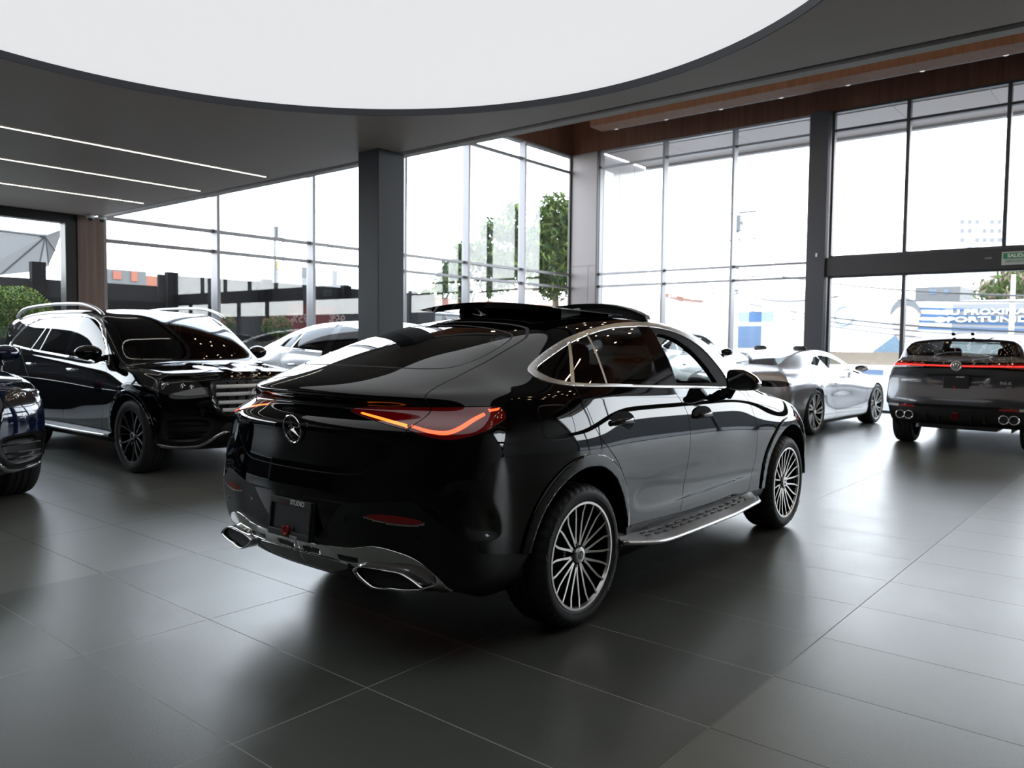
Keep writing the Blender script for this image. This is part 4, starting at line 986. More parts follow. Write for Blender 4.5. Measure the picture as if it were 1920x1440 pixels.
def build_glc():
    root = thing('coupe_car', 'glossy black coupe sport utility car in the foreground seen from its rear right corner', 'car', (3.3253, 3.2138, 0), math.radians(0.82))
    sd = lambda V, N: V[:, 1] < -.30
    rearp = lambda V, N: (V[:, 0] < .27)
    rear2 = lambda V, N: (V[:, 0] < -.40) & (V[:, 2] < 1.21)
    dlo_o = curve([(-.252,1.290),(-.232,1.328),(-.052,1.398),(.142,1.457),(.289,1.492),(.508,1.533),(.822,1.571),(1.1,1.586),(1.35,1.583),(1.59,1.548),(1.782,1.475),(1.89,1.385),(1.975,1.274),(2.015,1.140,'c'),(1.6,1.158),(1.121,1.179),(.6,1.204),(.325,1.217),(.05,1.228),(-.106,1.243),(-.215,1.264)])
    dlo_i = curve([(-.190,1.308),(-.165,1.330),(.002,1.385),(.215,1.448),(.439,1.498),(.729,1.540),(1.088,1.557),(1.336,1.551),(1.55,1.513),(1.73,1.440),(1.84,1.355),(1.925,1.262),(1.962,1.156,'c'),(1.6,1.172),(1.121,1.193),(.6,1.219),(.342,1.231),(.06,1.244),(-.08,1.260),(-.155,1.280)])
    opening = curve([(1.172,1.208,'c'),(1.195,1.342),(1.180,1.46),(1.21,1.512),(1.33,1.508),(1.47,1.465),(1.60,1.385),(1.70,1.29),(1.775,1.190,'c')])
    tg = curve([(-.3,1.565,'c'),(.052,1.568),(.30,1.556),(.470,1.534),(.540,1.507),(.593,1.465),(.625,1.381),(.640,1.297),(.633,1.24),(.672,1.156,'c'),(.665,1.100),(.640,1.050),(.596,.992),(.487,.894),(.416,.858),(.315,.848),(.058,.842),(-.3,.842,'c')])
    rw = curve([(-.3,1.326,'c'),(.15,1.325),(.303,1.322),(.470,1.320),(.560,1.330),(.590,1.365),(.578,1.425),(.545,1.472),(.48,1.500),(.30,1.527),(.051,1.545),(-.3,1.547,'c')])
    lamp = curve(diag([(-.985,-.30,1.128),(-.953,-.352,1.147),(-.91,-.527,1.157),(-.828,-.686,1.160),(-.69,-.831,1.163),(-.612,-.862,1.160),(-.58,-.870,1.150),(-.579,-.889,1.108),(-.66,-.90,1.084),(-.722,-.908,1.066),(-.852,-.859,1.033),(-.894,-.802,1.029),(-.938,-.715,1.044),(-.952,-.667,1.060),(-.984,-.499,1.090)]))
    J = strip(diag([(-.940,-.650,1.082),(-.915,-.742,1.062),(-.879,-.806,1.058),(-.829,-.838,1.077),(-.753,-.847,1.109),(-.692,-.862,1.133)]), [.0055,.0085,.0085,.007])
    J2 = strip(diag([(-.976,-.362,1.123),(-.972,-.481,1.107),(-.953,-.640,1.0815)]), [.004,.0065])
    tip = strip(diag([(-.672,-.868,1.145),(-.60,-.868,1.150)]), [.006,.004])
    rib = [strip(diag([(-.925+.022*k,-.70-.030*k,1.084),(-.921+.022*k,-.705-.030*k,1.096)]), .003) for k in range(5)]
    low = np.array(diag([(-1.082,.35,.718),(-1.082,-.05,.719),(-1.068,-.40,.724),(-1.031,-.573,.752),(-.985,-.709,.762),(-.965,-.774,.714),(-.924,-.865,.657),(-.876,-.907,.604),(-.808,-.924,.546),(-.752,-.926,.525),(-.60,-.925,.49),(-.442,-.921,.465),(-.1,-.93,.44),(-.1,-.93,.1),(-1.3,0,.1)]))
    vent = curve(diag([(-.943,-.805,.791),(-.902,-.852,.861),(-.810,-.930,.855),(-.739,-.938,.766),(-.659,-.932,.660),(-.675,-.929,.583),(-.844,-.921,.600),(-.941,-.838,.694)]))
    refl = curve([(.475,.676),(.53,.690),(.62,.695),(.70,.690),(.752,.682),(.755,.672),(.714,.662),(.63,.660),(.55,.665)])
    refls = strip([(.470,.674),(.53,.664),(.62,.656),(.70,.657),(.760,.668),(.762,.680)], .0035)
    chro = curve([(-.3,.505,'c'),(.10,.503),(.266,.510),(.395,.522),(.475,.540),(.54,.545),(.62,.535),(.70,.512),(.763,.468),(.798,.41),(.800,.30,'c'),(.72,.30,'c'),(.735,.36),(.69,.365),(.55,.355),(.47,.375),(.42,.405),(.37,.432),(.30,.442),(.10,.445),(-.3,.444,'c')])
    lowch = curve([(-.3,.443,'c'),(.10,.444),(.30,.441),(.34,.43),(.31,.405),(.22,.378),(.12,.368),(-.3,.372,'c')])
    slots = [np.array([(a,.476),(a+.135,.478),(a+.125,.449),(a+.01,.445)]) for a in (.03,.28)]
    fr = dict(pred=sd, proj='side')
    belt_crease = curve([(-.62,1.03,'c'),(-.2,1.06),(.5,1.035),(1.2,1.005),(2.2,.965),(2.9,.93,'c'),(2.9,.88,'c'),(2.2,.90),(1.2,.925),(.5,.945),(-.1,.955),(-.62,.96,'c')])
    side_sh = np.array([(.40,.435),(1.123,.400),(2.185,.386),(2.62,.375),(2.62,.1),(.38,.1)])
    regs = [
      dict(name='_hole', poly=opening, **fr),
      dict(name='pillar_strip', mat=M_satin, poly=[(.190,1.446),(-.004,1.250),(.028,1.246),(.222,1.455)], **fr),
      dict(name='rear_pillar', mat=M_gloss, poly=[(1.030,1.560),(.945,1.204),(1.150,1.192),(1.192,1.562)], **fr),
      dict(name='window_divider', mat=M_satin, poly=[(.408,1.497),(.428,1.500),(.335,1.231),(.315,1.232)], **fr),
      dict(name='window_frame', mat=M_matt, poly=[p for p in dlo_i], proj='side', pred=lambda V, N: (V[:, 1] < -.30) & (V[:, 0] > 1.13), thick=.03),
      dict(name='rear_quarter_window', mat=M_tint, poly=[p for p in dlo_i], **fr, ),
      dict(name='window_trim', mat=M_satin, poly=dlo_o, offset=.004, thick=.012, **fr),
      dict(name=None, proj='back', poly=tg, pred=rearp, gap=.0028),
      dict(name='light_tube', mat=M_tube, proj='diag', poly=J, pred=rear2, label='lit orange-red light tube'),
      dict(name='light_tube', mat=M_tubeo, proj='diag', poly=J2, pred=rear2, label='lit amber light tube'),
      dict(name='light_tube', mat=M_tube, proj='diag', poly=tip, pred=rear2, label='lit red tip of the lamp')]
    regs += [dict(name='light_rib', mat=M_reflector, proj='diag', poly=q, pred=rear2) for q in rib]
    regs += [
      dict(name='tail_lamp', mat=M_lamp, proj='diag', poly=lamp, pred=rear2, gap=.0018),
      dict(name='rear_window', mat=M_tint, proj='back', poly=rw, pred=rearp, gap=.002, merge=True),
      dict(name='tailgate', mat=M_blackpaint, proj='back', poly=tg, pred=rearp, merge=True),
      dict(name='reflector', mat=M_reflector, proj='back', poly=refl, pred=rear2),
      dict(name='reflector_trim', mat=M_satin, proj='back', poly=refls, pred=rear2, offset=.002),
    ]+[dict(name='diffuser_slot', mat=M_black, proj='back', poly=s_, pred=rear2) for s_ in slots]+[
      dict(name='chrome_diffuser', mat=M_chrome, proj='back', poly=chro, pred=lambda V, N: (V[:, 0] < -.83) & (N[:, 0] < -.15), merge=True, offset=.006, thick=.01),
      dict(name='lower_diffuser', mat=mat('dark_chrome', (.30,.31,.31), .22, 1.0), proj='back', poly=lowch, pred=lambda V, N: (V[:, 0] < -.90), merge=True, offset=.012, thick=.012),
      dict(name='bumper_vent', mat=M_gloss, proj='diag', poly=vent, pred=rear2),
      dict(name='rear_bumper', mat=M_plastic, proj='diag', poly=low, pred=lambda V, N: V[:, 0] < -.38, merge=True, gap=.002),
      dict(name='rear_door', mat=M_blackpaint, poly=curve([(.009,1.26,'c'),(.009,1.23),(.010,1.188),(.035,1.140),(.052,1.094),(.08,1.025),(.128,.961),(.20,.90),(.32,.80),(.41,.69),(.455,.56),(.469,.436,'c'),(1.123,.404,'c'),(1.175,.53),(1.212,.704),(1.214,.865),(1.212,.968),(1.190,1.042),(1.122,1.128),(1.081,1.18),(1.06,1.26,'c')]), gap=.0028, **fr),
      dict(name='front_door', mat=M_blackpaint, poly=curve([(1.06,1.26,'c'),(1.081,1.18),(1.122,1.128),(1.190,1.042),(1.212,.968),(1.214,.865),(1.212,.704),(1.175,.53),(1.123,.404,'c'),(2.185,.388,'c'),(2.224,.496),(2.285,.648),(2.276,.822),(2.260,.908),(2.232,1.005),(2.175,1.091),(2.08,1.135),(2.02,1.16,'c')]), gap=.0028, **fr),
      dict(name='fuel_flap', mat=M_blackpaint, poly=curve([(-.356,1.115),(-.340,1.142),(-.305,1.150),(-.20,1.148),(-.135,1.141),(-.112,1.120),(-.100,1.06),(-.100,1.015),(-.130,.990),(-.20,.983),(-.312,.993),(-.350,1.015)]), gap=.0022, sides=(1,), **fr),
      dict(name='side_vent', mat=M_gloss, poly=[(2.317,.858),(2.498,.848),(2.489,.808),(2.319,.821)], **fr),
      dict(name='side_skirt', mat=M_plastic, poly=side_sh, **fr),
      dict(name='wheel_arch_trim', mat=M_gloss, poly=arch_poly(0, .385, .505), offset=.012, thick=.02, pred=lambda V, N: (V[:, 1] < -.5) & (V[:, 2] > .42), proj='side'),
      dict(name='wheel_arch_trim', mat=M_gloss, poly=arch_poly(2.90, .385, .505), offset=.012, thick=.02, pred=lambda V, N: (V[:, 1] < -.5) & (V[:, 2] > .38), proj='side'),
      dict(name='roof_glass', mat=M_gloss, proj='top', poly=curve([(.22,-.5,'c'),(.22,.30),(.25,.46),(.9,.50),(1.40,.49),(1.47,.3),(1.50,-.5,'c')]), pred=lambda V, N: (V[:, 2] > 1.5), gap=.003, merge=True),
      dict(name='windshield', mat=M_clear, proj='top', poly=curve([(1.70,-.5,'c'),(1.69,.30),(1.63,.53),(1.85,.585),(2.10,.64),(2.30,.70),(2.52,.55),(2.62,.3),(2.66,-.5,'c')]), pred=lambda V, N: (V[:, 2] > 1.08) & (V[:, 0] > 1.55), merge=True),
      dict(name='head_lamp', mat=M_clear, proj='side', poly=[(3.18,.93),(3.30,.80),(3.6,.78),(3.7,.88),(3.3,.97)], pred=lambda V, N: (V[:, 1] < -.45) & (V[:, 0] > 3.1)),
      dict(name='bonnet', mat=M_blackpaint, proj='top', poly=curve([(2.40,-.5,'c'),(2.38,.5),(2.36,.76),(2.9,.80),(3.3,.72),(3.52,.5),(3.60,-.5,'c')]), pred=lambda V, N: (V[:, 2] > .93) & (V[:, 0] > 2.2), gap=.0028, merge=True),
    ]
    dents = [dict(proj='diag', poly=vent, depth=.018, soft=.05, pred=rear2),
             dict(proj='back', poly=np.array([(-.3,.70),(.24,.70),(.20,.48),(-.3,.48)]), depth=.0, soft=.04, pred=rear2),
             dict(proj='side', poly=curve([(.62,.66),(1.3,.60),(2.2,.56),(2.3,.50),(1.3,.47),(.6,.50)]), depth=.004, soft=.04, pred=sd)]
    sh, V0, N0, out = build_skin(root, GLC, regs, M_blackpaint, (0, 2.90), (.385, .445), dents, levels=4, yw=.935)
    # wheels
    protoR = make_wheel(root, .367, .279, .255, 'multi', letters=[('Continental', math.radians(158), .036), ('Continental', math.radians(-22), .036)])
    protoR.location = (0, -.935, .367); protoR.rotation_euler = (0, math.radians(4), 0)
    for x, y, rz, ry in ((2.90, -.935, 0, 31), (0, .935, math.pi, 0), (2.90, .935, math.pi, 0)):
        c = copy_tree(protoR, root); c.location = (x, y, .367); c.rotation_euler = (0, math.radians(ry), rz)
    cabin(root, 1.95, .40, .62, .15)
    # doors: handles in scooped cups
    for s in (1, -1):
        for nm, (x, z) in (('door_handle', (.362, 1.025)), ('door_handle', (1.408, .995))):
            p, n_ = skin_at(V0, N0, x, z, 'side', lambda V, N: V[:, 1] < -.5)
            b = MB(); P = []
            b.lathe([(0, .002), (.55, .0), (.9, .3), (1.0, 1.0)], 28, 'y')
            b.V = [(p[0]+v[0]*.142, p[1]-.003+v[1]*-.0-(.002 if False else 0)-.0005*0, p[2]+v[2]*.060) for v in b.V]
            b.build('handle_cup', M_matt, root, mirror=(s < 0), smooth=True)
            b = MB(); m_ = 9
            pts = [(p[0]-.125+.25*i/(m_-1), p[1]-.012-.020*math.sin(math.pi*i/(m_-1)), p[2]+.006*math.sin(math.pi*i/(m_-1))) for i in range(m_)]
            b.tube(pts, [.006]+[.013]*(m_-2)+[.006], 10); b.V = [(v[0], v[1], p[2]+(v[2]-p[2])*1.25) for v in b.V]
            b.build('door_handle', M_gloss, root, mirror=(s < 0), smooth=True)
    # mirrors
    face = curve([(-.945,1.262),(-.965,1.281),(-1.02,1.276),(-1.085,1.243),(-1.118,1.205),(-1.118,1.172),(-1.085,1.153),(-1.0,1.150),(-.955,1.160),(-.940,1.20)], n=5)
    fcn = face.mean(0)
    for s in (1, -1):
        b = MB(); n_ = len(face); V_ = []; F_ = []
        for x_, k_, dy, dz in ((1.712, .93, 0, 0), (1.700, .96, 0, 0), (1.698, 1.0, 0, 0), (1.715, 1.05, 0, 0), (1.76, 1.09, -.006, .002), (1.81, 1.05, -.010, .0), (1.86, .84, -.008, -.004), (1.895, .50, -.002, -.008), (1.905, .12, .004, -.01)):
            for q in face: V_.append((x_-.12*(q[0]-fcn[0])*(1 if x_ < 1.75 else .3), fcn[0]+(q[0]-fcn[0])*k_+dy, fcn[1]+(q[1]-fcn[1])*k_+dz))
        for k in range(8):
            for i in range(n_): F_.append((k*n_+i, k*n_+(i+1) % n_, (k+1)*n_+(i+1) % n_, (k+1)*n_+i))
        F_.append(tuple(8*n_+i for i in range(n_)))
        b.add(V_, F_).build('mirror_housing', M_blackpaint, root, mirror=(s < 0), smooth=True)
        gl = fcn+(face-fcn)*.92
        MB().prism([(1.712-.12*(q[0]-fcn[0]), q[0], q[1]) for q in gl], .004, (1, 0, 0)).build('mirror_glass', M_mirror, root, mirror=(s < 0))
        MB().prism([(1.72,-.885,1.10),(1.86,-.885,1.10),(1.88,-.90,1.145),(1.85,-1.02,1.165),(1.74,-1.02,1.165),(1.70,-.90,1.145)], .012, (0,0,1)).build('mirror_foot', M_gloss, root, mirror=(s < 0), bevel=.01)
        MB().obox((1.79, -.915, 1.125), (.055, .03, 0), (0, .03, .01), (0.0, -.02, .035)).build('mirror_foot', M_gloss, root, mirror=(s < 0), bevel=.012)
    # running boards
    for s in (1, -1):
        b = MB(); top = []; n_ = 40
        xs_ = np.linspace(.36, 2.24, n_)
        edge = lambda x: .955+.055*min(1, max(0, (x-.36)/.30))*min(1, max(0, (2.24-x)/.10))+.012*math.sin((x-.5)/1.6*math.pi)
        zt = lambda x: .372-.048*math.sin(min(1, max(0, (x-.36)/.5))*math.pi/2)+.022*max(0, (x-1.7)/.5)
        Vv = []; Ff = []
        for x in xs_:
            e = edge(x); z = zt(x)
            Vv += [(x, -.90, z+.045), (x, -e+.02, z+.012), (x, -e, z), (x, -e+.012, z-.022), (x, -.86, z-.03)]
        for i in range(n_-1):
            for k in range(4): Ff.append((i*5+k, (i+1)*5+k, (i+1)*5+k+1, i*5+k+1))
        Ff += [(0,1,2,3,4), tuple(range(5*(n_-1), 5*n_))[::-1]]
        o = b.add(Vv, Ff).build('running_board', mat('step_grey', (.20,.20,.205), .35, .8), root, mirror=(s < 0), smooth=True); autosmooth(o, 30)
        P = [(x, -edge(x)-.002, zt(x)-.004) for x in xs_]
        MB().tube(P, .013, 8).build('step_edge', M_satin, root, mirror=(s < 0), smooth=True)
        for i in range(14):
            for j in range(2):
                x = .62+i*.108; yy = -.925-j*.028; e = edge(x); t = (-yy-.90)/(e-.02-.90+1e-6); z = zt(x)+.045-(.033)*min(1, max(0, t))+.002
                if s > 0: MB().obox((x+.02*j, yy, z), (.030, 0, -.0), (0, .007, -.004), (0, 0, .003)).build('tread_stud', M_black, root, bevel=.002)
    # fuel flap side, plate, badge, lettering
    Mx = Matrix.Translation((-1.088, 0, 1.030)) @ Matrix.Rotation(math.radians(-90), 4, 'Z') @ Matrix.Rotation(math.radians(8), 4, 'X')
    star_badge(root, 'rear_emblem', .0655, Mx)
    MB().lathe([(0, 0), (.012, 0), (.012, .02), (0, .02)], 16, 'x', (-1.085, 0, 1.03)).build('emblem_stud', M_chrome, root)
    pl = bpy.data.objects.new('number_plate_holder', None); COL.objects.link(pl); pl.parent = root; pl.location = (-1.092, 0, .605); pl.rotation_euler = (0, math.radians(6), 0)
    MB().box(-.006, .012, -.170, .170, -.092, .092).build('base_plate', mat('plate_black', (.009,.010,.011), .42), pl, bevel=.006)
    b = MB(); b.box(-.016, -.004, -.160, .160, .060, .092); b.box(-.016, -.004, -.160, .160, -.092, -.060); b.box(-.016, -.004, -.160, -.146, -.06, .06); b.box(-.016, -.004, .146, .160, -.06, .06)
    b.build('plate_frame', mat('frame_black', (.022,.023,.024), .35), pl, bevel=.003)
    text('lettering', 'STUDIO', .030, M_white, pl, (-.0165, -.055, .076), (0,-1,0), (0,0,1), .0006, True)
    MB().box(-.0168, -.015, .012, .075, .068, .084).build('red_mark', mat('dim_red', (.06,.003,.006), .3), pl)
    P = [(-.020, .019*math.cos(a)+.012, -.055+.019*math.sin(a)*1.15) for a in np.linspace(math.radians(120), math.radians(400), 20)]
    MB().tube(P, .0058, 8).build('red_ring_emblem', mat('red_enamel', (.55,.01,.01), .25), pl, smooth=True)
    text('lettering', 'ICONIC', .016, M_white, pl, (-.0165, -.045, -.083), (0,-1,0), (0,0,1), .0006, True)
    # exhaust tips
    for s in (1, -1):
        out_ = curve([(.395,.418),(.425,.440),(.50,.450),(.64,.453),(.70,.440),(.765,.408),(.775,.392),(.745,.385),(.66,.370),(.53,.358),(.47,.370)], n=5)
        cen = out_.mean(0); dd = out_-cen; inn = out_-dd/np.linalg.norm(dd, axis=1)[:, None]*np.array([.020, .013]); mid = (out_+inn)/2
        n_ = len(out_); ox = lambda q: .22*max(0, q[0]-.40)**1.3; Vv = []
        for lp, dx in ((out_, -.93), (out_, -1.045), ((out_+mid)/2, -1.056), (mid, -1.058), (inn, -1.044)): Vv += [(dx+ox(q), -q[0], q[1]) for q in lp]
        Ff = [(k*n_+i, k*n_+(i+1) % n_, (k+1)*n_+(i+1) % n_, (k+1)*n_+i) for k in range(4) for i in range(n_)]
        MB().add(Vv, Ff).build('exhaust_tip', M_chrome, root, mirror=(s < 0), smooth=True)
        MB().prism([(-1.036+ox(q), -q[0], q[1]) for q in inn], .002, (1, 0, 0)).build('exhaust_hole', M_seam, root, mirror=(s < 0))
        for y, z in ((.36, .650), (.715, .592)):
            p, n_ = skin_at(V0, N0, y, z, 'back', None) if False else (None, None)
        for (yy, zz) in ((.368, .650), (.717, .590)):
            d = (V0[:, 1]+yy)**2+(V0[:, 2]-zz)**2+np.where(V0[:, 0] > -.4, 10, 0); i = int(np.argmin(d)); p = V0[i]; n_ = N0[i]
            b = MB().lathe([(0, 0), (.0095, 0), (.011, -.001), (.0125, .0), (.0125, .006)], 18, 'x')
            q = Vector((-1, 0, 0)).rotation_difference(Vector(n_)); b.xf(Matrix.Translation(Vector(p)+Vector(n_)*.001) @ q.to_matrix().to_4x4()); b.build('parking_sensor', M_gloss, root, mirror=(s < 0))
    # raised roof panel and wind deflector
    b = MB(); nx, ny = 12, 16; Vv = []; Ff = []
    for k in (0, 1):
        for i in range(nx+1):
            for j in range(ny+1):
                x = .22+.82*i/nx; yy = -1+2*j/ny; y = .52*yy; z = 1.687-.020*(i/nx)-.034*yy*yy-(0 if k == 0 else (.034 if abs(yy) < .8 else .006))
                Vv.append((x+(.02 if k and i == 0 else 0)+.05*yy*yy*(1-i/nx), y, z))
    m_ = (nx+1)*(ny+1)
    for i in range(nx):
        for j in range(ny):
            a = i*(ny+1)+j; Ff += [(a, a+ny+1, a+ny+2, a+1), (m_+a, m_+a+1, m_+a+ny+2, m_+a+ny+1)]
    rim_ = [i*(ny+1) for i in range(nx+1)]+[nx*(ny+1)+j for j in range(1, ny+1)]+[i*(ny+1)+ny for i in range(nx-1, -1, -1)]+[j for j in range(ny-1, 0, -1)]
    for a, c in zip(rim_, rim_[1:]+rim_[:1]): Ff.append((a, c, m_+c, m_+a))
    o = b.add(Vv, Ff).build('sunroof_panel', M_gloss, root, smooth=True); autosmooth(o, 30)
    b = MB(); Vv = []; Ff = []; ys_ = np.linspace(-.54, .54, 25)
    for y in ys_:
        t = 1-(abs(y)/.54)**2.2; zt_ = 1.632+.098*t; x = 1.42-.10*(y/.54)**2
        Vv += [(x-.012, y, zt_-.026), (x-.030, y, zt_), (x+.03, y, zt_+.004), (x+.045, y, zt_-.02)]
    for i in range(24):
        for k in range(4): Ff.append((i*4+k, i*4+(k+1) % 4, (i+1)*4+(k+1) % 4, (i+1)*4+k))
    Ff += [(0,1,2,3), tuple(range(96, 100))[::-1]]
    b.add(Vv, Ff).build('wind_deflector', M_plastic, root, smooth=False)
    b = MB(); Vv = []
    for y in ys_:
        t = 1-(abs(y)/.54)**2.2; Vv += [(1.42-.10*(y/.54)**2, y, 1.632+.098*t-.02), (1.46-.10*(y/.54)**2, y, 1.585)]
    b.add(Vv, [(2*i, 2*i+1, 2*i+3, 2*i+2) for i in range(24)]).build('deflector_net', mat('net_black', (.008,.008,.008), .7), root)
    for y in (-.40, .40): MB().obox((.62, y, 1.632), (.10, 0, .012), (0, .010, 0), (0, 0, .02)).build('sunroof_arm', M_plastic, root)
    # door mirror side trim, roof rail strips
    return root
glc = build_glc()
# ================================================================= the other cars
M_silver = mat('silver_paint', (0.50,0.50,0.52), 0.22, 0.55, coat=0.8)
M_silver2 = mat('bright_silver_paint', (0.60,0.61,0.63), 0.22, 0.45, coat=0.8)
M_blue = mat('dark_blue_paint', (0.004,0.011,0.040), 0.05, 0.2, coat=1.0)
M_graph = mat('graphite_paint', (0.075,0.078,0.088), 0.20, 0.5, coat=0.9)
M_head = mat('headlamp_glass', (0.035,0.037,0.04), 0.06, 0.3, coat=1.0)
ZF = GLC['zf']; INS = GLC['inset']
GLS = dict(zf=ZF, inset=[.15,.05,.015,.004,0,0,.010,.022,.036,.055], rpow=3.2, fpow=2.8,
 xs=[-.90,-.62,-.35,-.05,.25,.62,1.05,1.45,1.85,2.20,2.50,2.80,3.10,3.38,3.62],
 w=[(-1.1,.93),(-.6,.975),(0,.995),(.6,.985),(1.6,.975),(2.4,.98),(3.13,.995),(3.5,.97),(3.8,.93)], sill=.34,
 belt=[(-1.1,1.30),(-.5,1.33),(.4,1.27),(1.5,1.20),(2.2,1.15),(2.6,1.13),(3.1,1.10),(3.5,1.06),(3.8,1.02)],
 beltin=[(-1.1,.03),(0,.0),(2.3,0),(2.7,.02),(3.8,.05)], bulge=[(0,.9,.45,.2,.01),(3.13,.9,.42,.2,.014),(1.5,.65,1.0,.13,-.004)],
 rc=[(-1.0,.30),(-1.08,.36),(-1.12,.5),(-1.14,.7),(-1.14,.85),(-1.13,.98),(-1.12,1.1),(-1.11,1.18),(-1.10,1.25),(-1.08,1.32)],
 rk=[(-.86,.80,.32),(-.92,.88,.38),(-.96,.92,.5),(-.98,.94,.7),(-.98,.94,.85),(-.98,.94,.98),(-.97,.93,1.1),(-.96,.92,1.18),(-.95,.90,1.25),(-.93,.88,1.31)],
 fk=[(3.62,.78,.28),(3.68,.86,.34),(3.72,.90,.47),(3.73,.915,.63),(3.73,.915,.76),(3.71,.905,.86),(3.68,.89,.93),(3.65,.87,.98),(3.62,.85,1.01),(3.58,.82,1.04)],
 fc=[(3.90,.28),(3.98,.34),(4.02,.47),(4.03,.63),(4.03,.76),(4.02,.86),(4.00,.93),(3.97,.99),(3.93,1.03),(3.86,1.065)],
 roof=[(-1.0,1.56),(-.9,1.66),(-.62,1.76),(-.35,1.80),(.25,1.83),(1.05,1.83),(1.45,1.82),(1.85,1.765),(2.20,1.60),(2.50,1.40),(2.80,1.205),(3.1,1.165),(3.38,1.14),(3.62,1.11),(3.9,1.07)],
 cantz=[(-1,.05),(0,.06),(1.45,.06),(2.2,.06),(2.8,.03),(3.8,.03)], canty=[(-1,.74),(-.5,.755),(.5,.768),(1.45,.768),(1.85,.770),(2.2,.785),(2.5,.795),(2.8,.81),(3.62,.74)],
 bow=[(-1,-.12),(-.5,-.05),(.3,0),(1.45,.03),(2.0,.14),(2.5,.22),(2.8,.16),(3.2,.10),(3.62,.16)], glassbulge=.012)
def strip_poly(a, b, w): return [(a[0], a[1]+w), (b[0], b[1]+w), (b[0], b[1]-w), (a[0], a[1]-w)]
